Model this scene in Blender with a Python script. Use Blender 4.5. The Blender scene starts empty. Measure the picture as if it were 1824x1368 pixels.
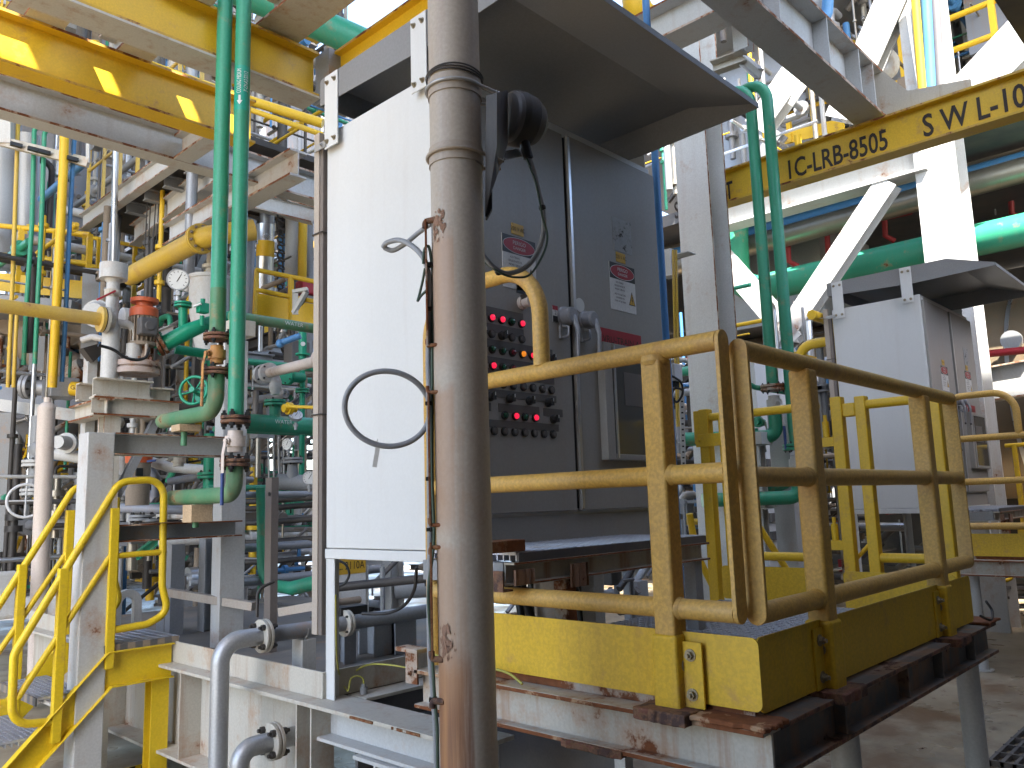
import bpy, math, random
from mathutils import Vector as V, Matrix
random.seed(11)
S = bpy.context.scene
COL = S.collection
# ------------------------------------------------------------------ camera geometry
FPX, CX, CY = 1444.0, 912.0, 684.0
EYE = V((0, 0, 1.6))
_y = V((-620 - CX, 945 - CY, FPX)).normalized()
_x = V((2300 - CX, 855 - CY, FPX)).normalized()
_z = _x.cross(_y).normalized()
_y = _z.cross(_x).normalized()
AX = (_x, _y, _z)
def W(u, v, d=None, x=None, y=None, z=None):
    """world point seen at photo pixel (u, v) on the plane x=, y=, z= or at camera depth d"""
    r = V(((u - CX) / FPX, (v - CY) / FPX, 1.0))
    r = V((_x.dot(r), _y.dot(r), _z.dot(r)))
    if x is not None: t = (x - EYE.x) / r.x
    elif y is not None: t = (y - EYE.y) / r.y
    elif z is not None: t = (z - EYE.z) / r.z
    else: t = d
    return EYE + r * t
def px(n, d): return n * d / FPX
# ------------------------------------------------------------------ materials
MATS = {}
def nd(t, k, x=0, y=0, **kw):
    n = t.nodes.new(k); n.location = (x, y)
    for a, b in kw.items(): setattr(n, a, b)
    return n
def ramp(t, src, a, b, ca=(0, 0, 0, 1), cb=(1, 1, 1, 1)):
    r = nd(t, 'ShaderNodeValToRGB'); e = r.color_ramp.elements
    e[0].position, e[1].position = a, b; e[0].color, e[1].color = ca, cb
    t.links.new(src, r.inputs[0]); return r.outputs[0]
def noise(t, vec, scale, detail=4, rough=.55):
    n = nd(t, 'ShaderNodeTexNoise'); n.inputs['Scale'].default_value = scale
    n.inputs['Detail'].default_value = detail; n.inputs['Roughness'].default_value = rough
    t.links.new(vec, n.inputs['Vector']); return n.outputs['Fac']
def mix(t, fac, a, b, mode='MIX'):
    m = nd(t, 'ShaderNodeMix', data_type='RGBA', blend_type=mode)
    for s, val in ((0, fac), (6, a), (7, b)):
        if hasattr(val, 'is_output') or hasattr(val, 'links'): t.links.new(val, m.inputs[s])
        elif s == 0: m.inputs[0].default_value = val
        else: m.inputs[s].default_value = (*val[:3], 1)
    return m.outputs[2]
def math_(t, op, a, b):
    m = nd(t, 'ShaderNodeMath', operation=op)
    for i, val in enumerate((a, b)):
        if hasattr(val, 'links'): t.links.new(val, m.inputs[i])
        else: m.inputs[i].default_value = val
    return m.outputs[0]
def paint(name, col, rough=.5, var=.12, rust=0., rscale=5., streak=0., dust=0., metal=0., bump=.06, spec=.4, rcol=(.16, .055, .02), speck=.05, hcol=(.36, .19, .09)):
    m = bpy.data.materials.new(name); m.use_nodes = True; t = m.node_tree
    b = t.nodes['Principled BSDF']
    co = nd(t, 'ShaderNodeTexCoord').outputs['Object']
    n1 = noise(t, co, 2.3, 5); c = mix(t, n1, [k * (1 - var) for k in col], [min(1, k * (1 + var)) for k in col])
    n0 = noise(t, co, 90, 2)
    if speck: c = mix(t, ramp(t, n0, .35, .62), c, mix(t, 1.0, c, (1 - speck * 2,) * 3, 'MULTIPLY'))
    if dust: c = mix(t, math_(t, 'MULTIPLY', ramp(t, noise(t, co, 1.7, 7, .65), .38, .72), dust), c, (.38, .30, .21))
    rr = None
    if streak:
        mp = nd(t, 'ShaderNodeMapping'); mp.inputs['Scale'].default_value = (9, 9, .7); t.links.new(co, mp.inputs[0])
        s = ramp(t, noise(t, mp.outputs[0], 1.6, 6, .6), .52, .74)
        c = mix(t, math_(t, 'MULTIPLY', s, streak), c, (.27, .13, .055))
    if rust:
        w = noise(t, co, rscale, 9, .68)
        th = .68 - rust * .42
        f = ramp(t, w, th, th + .045)
        halo = math_(t, 'MULTIPLY', ramp(t, w, th - .10, th + .02), .55)
        c = mix(t, halo, c, hcol)
        rc = mix(t, noise(t, co, 38, 4), [k * .4 for k in rcol], [k * 1.7 for k in rcol])
        c = mix(t, f, c, rc); rr = f
    t.links.new(c, b.inputs['Base Color'])
    ro = math_(t, 'MULTIPLY_ADD', n1, .25); t.nodes[-1].inputs[2].default_value = rough - .12
    if rr is not None: ro = math_(t, 'MAXIMUM', ro, math_(t, 'MULTIPLY', rr, .9))
    t.links.new(ro, b.inputs['Roughness'])
    b.inputs['Metallic'].default_value = metal
    b.inputs['Specular IOR Level'].default_value = spec
    if bump:
        bp = nd(t, 'ShaderNodeBump'); bp.inputs['Strength'].default_value = bump; bp.inputs['Distance'].default_value = .004
        h = n0 if rr is None else math_(t, 'ADD', n0, math_(t, 'MULTIPLY', rr, 3.0))
        t.links.new(h, bp.inputs['Height']); t.links.new(bp.outputs[0], b.inputs['Normal'])
    MATS[name] = m; return m
def glow(name, col, strength):
    m = bpy.data.materials.new(name); m.use_nodes = True; b = m.node_tree.nodes['Principled BSDF']
    b.inputs['Base Color'].default_value = (*col, 1); b.inputs['Roughness'].default_value = .2
    b.inputs['Emission Color'].default_value = (*col, 1); b.inputs['Emission Strength'].default_value = strength
    MATS[name] = m
def glass(name, col, rough=.05):
    m = bpy.data.materials.new(name); m.use_nodes = True; b = m.node_tree.nodes['Principled BSDF']
    b.inputs['Base Color'].default_value = (*col, 1); b.inputs['Roughness'].default_value = rough
    b.inputs['Specular IOR Level'].default_value = .8
    MATS[name] = m
# ------------------------------------------------------------------ mesh builder
class MB:
    def __init__(s): s.v = []; s.f = []; s.m = []; s.sm = []
    def face(s, ids, m=0, smooth=False): s.f.append(ids); s.m.append(m); s.sm.append(smooth)
    def box(s, a, b, m=0):
        x0, x1 = sorted((a[0], b[0])); y0, y1 = sorted((a[1], b[1])); z0, z1 = sorted((a[2], b[2]))
        i = len(s.v)
        s.v += [V(p) for p in ((x0,y0,z0),(x1,y0,z0),(x1,y1,z0),(x0,y1,z0),(x0,y0,z1),(x1,y0,z1),(x1,y1,z1),(x0,y1,z1))]
        for q in ((0,3,2,1),(4,5,6,7),(0,1,5,4),(1,2,6,5),(2,3,7,6),(3,0,4,7)): s.face([i + k for k in q], m)
        return s
    def obox(s, c, ex, ey, ez, m=0):
        """box centred at c with half-extent vectors"""
        i = len(s.v); c = V(c); ex, ey, ez = V(ex), V(ey), V(ez)
        if ex.cross(ey).dot(ez) < 0: ez = -ez
        for sz in (-1, 1):
            for sx, sy in ((-1,-1),(1,-1),(1,1),(-1,1)): s.v.append(c + ex*sx + ey*sy + ez*sz)
        for q in ((0,3,2,1),(4,5,6,7),(0,1,5,4),(1,2,6,5),(2,3,7,6),(3,0,4,7)): s.face([i + k for k in q], m)
        return s
    def bar(s, p0, p1, w, h, up=(0, 0, 1), m=0):
        p0, p1, up = V(p0), V(p1), V(up); d = p1 - p0; L = d.length; d.normalize()
        sd = d.cross(up)
        if sd.length < 1e-4: sd = d.cross(V((1, 0, 0)))
        sd.normalize(); u = sd.cross(d)
        return s.obox((p0 + p1) / 2, d * L / 2, sd * w / 2, u * h / 2, m)
    def prism(s, pts, ext, m=0, mside=None):
        """planar polygon pts extruded by vector ext"""
        pts = [V(p) for p in pts]; ext = V(ext); n = len(pts); i = len(s.v)
        nrm = V((0, 0, 0))
        for k in range(n): nrm += pts[k].cross(pts[(k + 1) % n])
        if nrm.dot(ext) > 0: pts.reverse()
        s.v += pts + [p + ext for p in pts]
        s.face([i + k for k in range(n)], m); s.face([i + n + k for k in reversed(range(n))], m)
        for k in range(n):
            j = (k + 1) % n; s.face([i + j, i + k, i + n + k, i + n + j], m if mside is None else mside)
        return s
    @staticmethod
    def frame(d):
        d = V(d).normalized(); a = V((0, 0, 1)) if abs(d.z) < .9 else V((1, 0, 0))
        u = d.cross(a).normalized(); return d, u, d.cross(u)
    def ring(s, c, u, w, r, n): 
        i = len(s.v); s.v += [c + u * (r * math.cos(2*math.pi*k/n)) + w * (r * math.sin(2*math.pi*k/n)) for k in range(n)]; return i
    def lathe(s, c, d, prof, n=20, m=0, cap0=True, cap1=True, ms=None, smooth=True):
        """profile [(h, r)] turned about axis d from c; each step gets own verts so edges stay crisp"""
        c = V(c); d, u, w = s.frame(d)
        for k in range(len(prof) - 1):
            (h0, r0), (h1, r1) = prof[k], prof[k + 1]
            a = s.ring(c + d*h0, u, w, max(r0, 1e-5), n); b = s.ring(c + d*h1, u, w, max(r1, 1e-5), n)
            for q in range(n):
                p = (q + 1) % n; s.face([a + p, a + q, b + q, b + p][::-1], ms[k] if ms else m, smooth)
        for on, (h, r), rev in ((cap0, prof[0], True), (cap1, prof[-1], False)):
            if on and r > 1e-4:
                a = s.ring(c + d*h, u, w, r, n); ids = [a + q for q in range(n)]
                s.face(ids[::-1] if rev else ids, m if ms is None else ms[0 if rev else -1])
        return s
    def cyl(s, p0, p1, r, n=16, m=0, r1=None):
        p0, p1 = V(p0), V(p1); return s.lathe(p0, p1 - p0, [(0, r), ((p1 - p0).length, r if r1 is None else r1)], n, m)
    def sphere(s, c, r, m=0, n=14, sc=(1, 1, 1)):
        c = V(c); i = len(s.v); k = n // 2
        for a in range(k + 1):
            th = math.pi * a / k
            for b in range(n):
                ph = 2*math.pi*b/n
                s.v.append(c + V((sc[0]*r*math.sin(th)*math.cos(ph), sc[1]*r*math.sin(th)*math.sin(ph), sc[2]*r*math.cos(th))))
        for a in range(k):
            for b in range(n):
                q = (b + 1) % n; s.face([i+a*n+b, i+(a+1)*n+b, i+(a+1)*n+q, i+a*n+q], m, True)
        return s
    def tube(s, pts, r, m=0, n=14, bend=None, closed=False, caps=True, seg=6):
        """round tube along a polyline; bend = fillet radius at the corners"""
        pts = [V(p) for p in pts]
        if bend:
            out = [] if closed else [pts[0]]; N = len(pts)
            for i in (range(N) if closed else range(1, N - 1)):
                p, a, b = pts[i], pts[i - 1], pts[(i + 1) % N]
                da, db = (a - p), (b - p); la, lb = da.length, db.length; da.normalize(); db.normalize()
                ang = da.angle(db, math.pi)
                if ang > 3.1 or ang < .12: out.append(p); continue
                t = min(bend / math.tan(ang / 2), la * .49, lb * .49); rr = t * math.tan(ang / 2)
                bis = (da + db).normalized(); cen = p + bis * (rr / math.sin(ang / 2))
                s0, s1 = p + da * t - cen, p + db * t - cen; tot = s0.angle(s1, 0)
                for k in range(seg + 1):
                    f = k / seg
                    q = (s0 * math.sin((1-f)*tot) + s1 * math.sin(f*tot)) / math.sin(tot) if tot > 1e-3 else s0
                    out.append(cen + q)
            if not closed: out.append(pts[-1])
            pts = out
        N = len(pts); tans = []
        for i in range(N):
            a = pts[i - 1] if (i or closed) else pts[0]; b = pts[(i + 1) % N] if (i < N - 1 or closed) else pts[-1]
            tans.append((b - a).normalized())
        d, u, w = s.frame(tans[0]); rings = []
        for i in range(N):
            if i:
                ax = tans[i-1].cross(tans[i])
                if ax.length > 1e-6: u = Matrix.Rotation(tans[i-1].angle(tans[i]), 3, ax) @ u
                u = (u - tans[i] * u.dot(tans[i])).normalized()
            w = tans[i].cross(u); rad = r
            if isinstance(r, (list, tuple)):
                q_ = i/(N - 1)*(len(r) - 1); k_ = min(int(q_), len(r) - 2); rad = r[k_] + (r[k_+1] - r[k_])*(q_ - k_)
            rings.append(s.ring(pts[i], u, w, rad, n))
        for i in range(N if closed else N - 1):
            a, b = rings[i], rings[(i + 1) % N]
            off = 0
            if closed and i == N - 1: off = min(range(n), key=lambda o: (s.v[a] - s.v[b + o]).length)
            for q in range(n):
                p = (q + 1) % n; s.face([a + q, a + p, b + (p + off) % n, b + (q + off) % n], m, True)
        if caps and not closed:
            for rg, rev in ((rings[0], True), (rings[-1], False)):
                i = len(s.v); s.v += [s.v[rg + q].copy() for q in range(n)]; ids = [i + q for q in range(n)]
                s.face(ids[::-1] if rev else ids, m)
        return s
    def ibeam(s, p0, p1, w, h, tw=.012, tf=.016, up=(0, 0, 1), m=0, me=None, kind='I'):
        """rolled section between two points; web along `up`; me = slot of the flange edges; kind I, C or L"""
        p0, p1 = V(p0), V(p1); d = (p1 - p0); L = d.length; d.normalize(); up = V(up)
        sd = d.cross(up).normalized(); up = sd.cross(d)
        a, b, c, e = w/2, h/2, tw/2, tf
        if kind == 'I': pr = [(-a,-b),(a,-b),(a,-b+e),(c,-b+e),(c,b-e),(a,b-e),(a,b),(-a,b),(-a,b-e),(-c,b-e),(-c,-b+e),(-a,-b+e)]
        elif kind == 'C': pr = [(-a,-b),(a,-b),(a,-b+e),(-a+tw,-b+e),(-a+tw,b-e),(a,b-e),(a,b),(-a,b)]
        else: pr = [(-a,-b),(a,-b),(a,-b+e),(-a+tw,-b+e),(-a+tw,b),(-a,b)]
        i = len(s.v); n = len(pr)
        for P in (p0, p1): s.v += [P + sd*x + up*y for x, y in pr]
        s.face([i + k for k in range(n)], m); s.face([i + n + k for k in reversed(range(n))], m)
        for k in range(n):
            j = (k + 1) % n; edge = abs(pr[k][0]) == a and abs(pr[j][0]) == a and abs(abs(pr[k][1]-pr[j][1]) - e) < 1e-6
            s.face([i + j, i + k, i + n + k, i + n + j], me if (edge and me is not None) else m)
        return s
    def flange(s, c, d, r, t=.03, m=0, mb=1, bolts=8, n=24, gap=.006, bs=.1):
        """a pair of bolted pipe flanges centred at c"""
        c = V(c); d, u, w = s.frame(d)
        s.lathe(c - d*(t + gap/2), d, [(0, r*.97), (t*.12, r), (t*.9, r), (t, r*.97)], n, m)
        s.lathe(c + d*(gap/2), d, [(0, r*.97), (t*.12, r), (t*.9, r), (t, r*.97)], n, m)
        s.lathe(c - d*gap, d, [(0, r*.72), (gap*2, r*.72)], n, mb)
        br = r * bs
        for k in range(bolts):
            a = 2*math.pi*(k + .5)/bolts; p = c + (u*math.cos(a) + w*math.sin(a)) * r * .8
            s.lathe(p - d*(t + br*2.2), d, [(0, br*.55), (br*.9, br*.55), (br*.9, br), (br*2.2, br)], 6, mb, smooth=False)
            s.lathe(p + d*(t), d, [(0, br), (br*1.3, br), (br*1.3, br*.55), (br*2.2, br*.55)], 6, mb, smooth=False)
        return s
    def bolt(s, p, d, r=.012, m=0):
        s.lathe(p, d, [(0, r*1.5), (r*.25, r*1.5)], 14, m); s.lathe(V(p) + V(d).normalized()*r*.25, d, [(0, r), (r*.9, r)], 6, m, smooth=False)
        s.lathe(V(p) + V(d).normalized()*r*1.1, d, [(0, r*.55), (r*.9, r*.55)], 8, m); return s
    def text(s, body, o, ux, uy, h, m=0, wide=1.0, depth=.0015, align='CENTER', bold=0.0, vs=1.0):
        cu = bpy.data.curves.new('lettering', 'FONT'); cu.body = body; cu.size = 1; cu.align_x = align; cu.align_y = 'CENTER'
        cu.resolution_u = 3; cu.offset = bold; cu.space_line = .85 * vs
        ob = bpy.data.objects.new('lettering', cu); COL.objects.link(ob)
        dg = bpy.context.evaluated_depsgraph_get(); me = bpy.data.meshes.new_from_object(ob.evaluated_get(dg))
        ux, uy = V(ux).normalized(), V(uy).normalized(); nz = ux.cross(uy); o = V(o); k = h / .72; i = len(s.v)
        for q in me.vertices: s.v.append(o + ux*(q.co.x*k*wide) + uy*(q.co.y*k) + nz*depth)
        for p in me.polygons: s.face([i + j for j in p.vertices], m)
        bpy.data.objects.remove(ob); bpy.data.curves.remove(cu); bpy.data.meshes.remove(me); return s
    def build(s, name, mats, parent=None, bevel=0, seg=2, label=None, **props):
        if isinstance(mats, str): mats = [mats]
        me = bpy.data.meshes.new(name); me.from_pydata([tuple(p) for p in s.v], [], s.f)
        for k in mats: me.materials.append(MATS[k])
        me.polygons.foreach_set('material_index', [min(i, len(mats)-1) for i in s.m]); me.polygons.foreach_set('use_smooth', s.sm); me.update()
        o = bpy.data.objects.new(name, me); COL.objects.link(o)
        if parent is not None: o.parent = parent
        if label: o['label'] = label
        for k, val in props.items(): o[k] = val
        if bevel:
            b = o.modifiers.new('Bevel', 'BEVEL'); b.width = bevel; b.segments = seg; b.limit_method = 'ANGLE'; b.angle_limit = math.radians(50)
        return o
def thing(name, label, cat, group=None):
    o = bpy.data.objects.new(name, None); COL.objects.link(o); o['label'] = label; o['category'] = cat; o.empty_display_size = .1
    if group: o['group'] = group
    return o
def tag(o, label, cat, group=None):
    o['label'] = label; o['category'] = cat
    if group: o['group'] = group
    return o
def struct(o, kind='structure'): o['kind'] = kind; return o
def kids(o): return [c for c in COL.objects if c.parent is o]
def finalize():
    """move every thing's origin to its base (all meshes were built in world coordinates)"""
    bpy.context.view_layer.update()
    par = {}
    for o in COL.objects:
        if o.parent: par.setdefault(o.parent.name, []).append(o)
    def tree(o):
        yield o
        for c in par.get(o.name, []): yield from tree(c)
    for r in [o for o in COL.objects if o.parent is None and o.type in ('MESH', 'EMPTY')]:
        ms = [o for o in tree(r) if o.type == 'MESH' and len(o.data.vertices)]
        if not ms: continue
        lo = V((1e9,)*3); hi = -lo
        for o in ms:
            for q in o.data.vertices:
                for k in range(3): lo[k] = min(lo[k], q.co[k]); hi[k] = max(hi[k], q.co[k])
        base = V(((lo.x+hi.x)/2, (lo.y+hi.y)/2, lo.z))
        for o in ms: o.data.transform(Matrix.Translation(-base))
        r.location = base
def copy_tree(o, off=None, parent=None, skip=()):
    c = o.copy(); COL.objects.link(c)
    if parent: c.parent = parent
    if off: c.location = o.location + V(off)
    for k in kids(o):
        if k.name.split('.')[0] not in skip: copy_tree(k, None, c, skip)
    return c
# ------------------------------------------------------------------ paints
WHITE = (.60, .61, .60)
paint('cabinet_white', (.60, .61, .60), .42, .04, streak=.06, bump=.02, speck=.015)
paint('cabinet_white_shaded', (.285, .275, .255), .45, .06, streak=.10, bump=.03, speck=.03)  # same paint as the shell, darkened to carry the shade on the door side
paint('canopy_steel', (.21, .213, .216), .5, .10, dust=.10, bump=.05)
paint('galv', (.42, .43, .44), .45, .12, metal=.55, dust=.25, speck=.06)
paint('column_white', (.62, .62, .60), .5, .06, rust=.035, rscale=3.2, streak=.15)
paint('beige_pipe', (.44, .385, .32), .5, .08, rust=.02, rscale=2.2, streak=.28, speck=.05, bump=.05)
def pipe_stains(m, dirx, diry):
    # rust that has run down the pipe from the corroded hooks on one side
    t = m.node_tree; b = t.nodes['Principled BSDF']; co = nd(t, 'ShaderNodeTexCoord').outputs['Object']
    sp = nd(t, 'ShaderNodeSeparateXYZ'); t.links.new(co, sp.inputs[0])
    side = math_(t, 'MULTIPLY_ADD', sp.outputs[0], dirx/.079); n_ = t.nodes[-1]
    t.links.new(math_(t, 'MULTIPLY', sp.outputs[1], diry/.079), n_.inputs[2])
    mp = nd(t, 'ShaderNodeMapping'); mp.inputs['Scale'].default_value = (26, 26, 1.1); t.links.new(co, mp.inputs[0])
    st = noise(t, mp.outputs[0], 1.0, 7, .62); bl = noise(t, co, 9, 6, .65)
    wob = math_(t, 'ADD', side, math_(t, 'MULTIPLY', math_(t, 'SUBTRACT', st, .5), 1.5))
    def zone(z0, z1, s0, s1, f):
        dn = ramp(t, sp.outputs[2], 0, 1); r = nd(t, 'ShaderNodeMapRange', interpolation_type='SMOOTHSTEP'); r.inputs[1].default_value = z1; r.inputs[2].default_value = z1 - f
        t.links.new(math_(t, 'ADD', sp.outputs[2], math_(t, 'MULTIPLY', math_(t, 'SUBTRACT', bl, .5), .16)), r.inputs[0])
        q = nd(t, 'ShaderNodeMapRange', interpolation_type='SMOOTHSTEP'); q.inputs[1].default_value = z0; q.inputs[2].default_value = z0 + f*2
        t.links.new(sp.outputs[2], q.inputs[0])
        w = nd(t, 'ShaderNodeMapRange', interpolation_type='SMOOTHSTEP'); w.inputs[1].default_value = s0; w.inputs[2].default_value = s1; t.links.new(wob, w.inputs[0])
        return math_(t, 'MULTIPLY', math_(t, 'MULTIPLY', r.outputs[0], q.outputs[0]), w.outputs[0])
    base = b.inputs['Base Color'].links[0].from_socket
    lo = zone(-1, 1.24, .35, .85, .10); hi = zone(1.95, 2.43, .55, .95, .08)
    c = mix(t, math_(t, 'MULTIPLY', zone(-1, 1.10, -.75, .5, .5), .25), base, (.25, .17, .10))
    rc = mix(t, ramp(t, st, .35, .65), (.42, .20, .075), (.17, .065, .03))
    c = mix(t, math_(t, 'MULTIPLY', lo, .92), c, rc); c = mix(t, math_(t, 'MULTIPLY', hi, .6), c, (.42, .25, .15))
    for z in (1.93, 1.48):
        c = mix(t, math_(t, 'MULTIPLY', zone(z - .45, z + .03, .45, .9, .05), .55), c, (.36, .20, .11))
    t.links.new(c, b.inputs['Base Color'])
paint('cream', (.48, .45, .385), .5, .08, rust=.06, rscale=4, streak=.5)
paint('cream_edge', (.45, .38, .30), .6, .1, rust=.62, rscale=7)
paint('beige_plain', (.40, .34, .275), .5, .08, streak=.2)
paint('steel_white', (.49, .49, .475), .5, .08, rust=.045, rscale=3.2, streak=.18)
paint('steel_edge', (.42, .36, .30), .6, .1, rust=.50, rscale=6)
paint('plate_dark', (.13, .125, .12), .65, .25, dust=.3, rust=.05, rscale=3)
paint('steel_grey', (.25, .26, .27), .5, .1, rust=.03, rscale=4, streak=.12)
paint('rusty_steel', (.42, .40, .36), .6, .15, rust=.52, rscale=5, streak=.6)
paint('rust', (.15, .06, .028), .85, .35, rust=.5, rscale=12, bump=.4)
paint('dark_rust', (.07, .04, .035), .85, .4, rust=.35, rscale=14, bump=.4, rcol=(.16, .07, .05))
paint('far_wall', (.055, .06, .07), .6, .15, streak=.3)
paint('yellow', (.70, .44, .018), .45, .10, dust=.03, streak=.08, rust=.02, rscale=6)
paint('rail_yellow', (.63, .375, .075), .5, .12, dust=.38, streak=.22, speck=.12, rust=.015, rscale=4)
paint('toe_yellow', (.68, .43, .02), .48, .10, dust=.08, streak=.25, speck=.08, rust=.015, rscale=7)
paint('stair_yellow', (.72, .50, .015), .42, .08, dust=.06, rust=.01)
paint('yellow_edge', (.60, .38, .03), .5, .1, rust=.36, rscale=5)
paint('pipe_yellow', (.60, .40, .04), .5, .1, dust=.45, streak=.2, rust=.02)
paint('green', (.035, .28, .165), .42, .14, streak=.10, rust=.012, rscale=5)
paint('green_worn', (.05, .21, .10), .5, .25, dust=.5, streak=.35, rust=.05, rscale=6)
paint('green_label', (.008, .30, .21), .35, .05)
paint('bright_green', (.01, .27, .15), .4, .1)
paint('blue', (.06, .20, .42), .45, .12, streak=.08)
paint('dark_blue', (.03, .06, .20), .45, .1)
paint('red_pipe', (.36, .025, .035), .45, .12, rust=.03)
paint('orange', (.50, .085, .022), .5, .15, dust=.25, rust=.05)
paint('grey_metal', (.30, .31, .33), .4, .12, metal=.3, dust=.15)
paint('silver', (.55, .56, .58), .3, .08, metal=.85, speck=.03)
paint('insulation', (.34, .31, .26), .38, .12, metal=.75, streak=.15)
paint('vessel_grey', (.22, .235, .27), .45, .06, streak=.18, rust=.02, rscale=3)
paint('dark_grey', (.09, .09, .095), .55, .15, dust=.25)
paint('dark_steel', (.032, .030, .030), .55, .2, dust=.12)
paint('purple_steel', (.12, .113, .12), .5, .1, dust=.1)
paint('strip_grey', (.085, .085, .085), .5, .1, dust=.15)
paint('black', (.018, .018, .018), .45, .1, bump=0)
paint('cable_grey', (.29, .30, .315), .45, .05, bump=0)
paint('cable_light', (.55, .55, .55), .45, .05, bump=0)
paint('cable_green', (.05, .085, .06), .5, .05, bump=0)
paint('cable_yellow', (.38, .36, .07), .5, .05, bump=0)
paint('wood', (.50, .36, .22), .7, .18, speck=.1)
paint('sign_white', (.62, .62, .60), .45, .04, streak=.08, bump=0)
paint('sign_yellow', (.55, .33, .03), .45, .06, bump=0)
paint('sign_red', (.33, .018, .03), .45, .06, bump=0)
paint('lettering_dark', (.035, .025, .018), .6, .1, bump=0)
paint('lettering_white', (.62, .66, .64), .6, .1, bump=0)
paint('mud', (.25, .20, .15), .8, .2)
paint('pink_cream', (.58, .50, .44), .5, .08, rust=.02, streak=.2)
paint('timber_dark', (.10, .075, .06), .7, .2)
paint('zinc_bolt', (.30, .26, .18), .45, .2, metal=.4, rust=.05, rscale=30)
paint('lagging', (.17, .13, .085), .4, .2, metal=.25, streak=.35)
paint('grating', (.46, .48, .54), .45, .2, metal=.4, dust=.12, rust=.04, rscale=3)
paint('patch_adhesive', (.32, .32, .31), .6, .2, rust=.22, rscale=24, rcol=(.03, .025, .02), hcol=(.24, .235, .22))
glow('lamp_red', (.75, .015, .05), .20)
glow('lamp_amber', (.9, .26, .02), .10)
glow('lamp_lit_green', (.05, .8, .12), .15)
glow('sky_lamp', (1.0, 1.0, 1.0), 3.0)
glass('lens_green', (.01, .07, .04), .2)
glass('lens_maroon', (.11, .012, .02), .2)
glass('dark_window', (.085, .086, .078), .10)
glass('gauge_face', (.7, .7, .68), .25)
def deck_material():
    m = bpy.data.materials.new('deck_paint'); m.use_nodes = True; t = m.node_tree; b = t.nodes['Principled BSDF']
    co = nd(t, 'ShaderNodeTexCoord').outputs['Object']
    c = mix(t, noise(t, co, .9, 7, .6), (.20, .16, .10), (.44, .37, .26))
    c = mix(t, math_(t, 'MULTIPLY', ramp(t, noise(t, co, 1.1, 8, .7), .46, .60), .85), c, (.15, .085, .04))
    c = mix(t, ramp(t, noise(t, co, 7, 6, .7), .60, .68), c, (.10, .045, .025))
    c = mix(t, math_(t, 'MULTIPLY', ramp(t, noise(t, co, 2.6, 5, .6), .55, .75), .5), c, (.10, .10, .09))
    t.links.new(c, b.inputs['Base Color'])
    t.links.new(ramp(t, noise(t, co, 1.4, 4), .35, .65, (.25,)*3 + (1,), (.6,)*3 + (1,)), b.inputs['Roughness'])
    bp = nd(t, 'ShaderNodeBump'); bp.inputs['Strength'].default_value = .15; bp.inputs['Distance'].default_value = .01
    t.links.new(noise(t, co, 40, 4), bp.inputs['Height']); t.links.new(bp.outputs[0], b.inputs['Normal'])
    MATS['deck_paint'] = m
deck_material()
# ------------------------------------------------------------------ ground
g = MB(); g.face([0, 1, 2, 3]); g.v = [V((-250, -250, 0)), V((250, -250, 0)), V((250, 250, 0)), V((-250, 250, 0))]
struct(g.build('deck_floor', 'deck_paint'))
NX, NY, NZ = V((-1, 0, 0)), V((0, -1, 0)), V((0, 0, 1)); PX, PY = V((1, 0, 0)), V((0, 1, 0))
# ------------------------------------------------------------------ control cabinet
X0, X1, Y0, Y1, ZB, ZT = 2.22, 3.83, 2.477, 3.35, 1.42, 3.50
cab = thing('control_cabinet', 'large white electrical cabinet behind the thick pipe, with rows of lit red buttons', 'electrical cabinet', 'electrical cabinets under canopies')
MB().box((X0, Y0 + .002, ZB), (X1, Y1, ZT)).build('shell', 'cabinet_white', cab, .006, 3)
b = MB(); b.box((X0 - .004, Y0 - .02, 1.372), (X1, Y1 + .004, ZB - .003))
b.build('base_rail', 'cabinet_white', cab, .003)
for (x, y) in ((X0, Y1), (X0, Y0), (X1, Y1), (X1, Y0)):
    sx = 1 if x == X0 else -1; sy = 1 if y == Y0 else -1
    b = MB(); b.box((x, y, .735), (x + sx*.07, y + sy*.008, 1.371)); b.box((x, y + sy*.0085, .735), (x + sx*.008, y + sy*.07, 1.371))
    b.build('leg', 'cabinet_white', cab, .002)
b = MB()
b.box((X0 + .01, Y0 - .004, 1.42), (X1 - .01, Y0 + .001, 1.545)); b.build('plinth', 'cabinet_white_shaded', cab)
DZ0, DZ1, XM = 1.56, 3.445, 3.03
dl = MB().box((X0 + .02, Y0 - .022, DZ0), (XM - .012, Y0, DZ1)).build('door', 'cabinet_white_shaded', cab, .005, 3)
dr = MB().box((XM + .012, Y0 - .034, DZ0), (X1 - .01, Y0 - .001, DZ1)).build('door', 'cabinet_white_shaded', cab, .006, 3)
MB().box((XM - .011, Y0 - .012, DZ0 + .01), (XM + .011, Y0 - .002, DZ1 - .01)).build('seal', 'black', cab)
MB().bar((XM + .018, Y0 - .0355, DZ0 + .01), (XM + .018, Y0 - .0355, DZ1 - .01), .016, .004, PY).build('edge_strip', 'silver', cab)
YL, YR = Y0 - .022, Y0 - .034        # door faces
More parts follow.
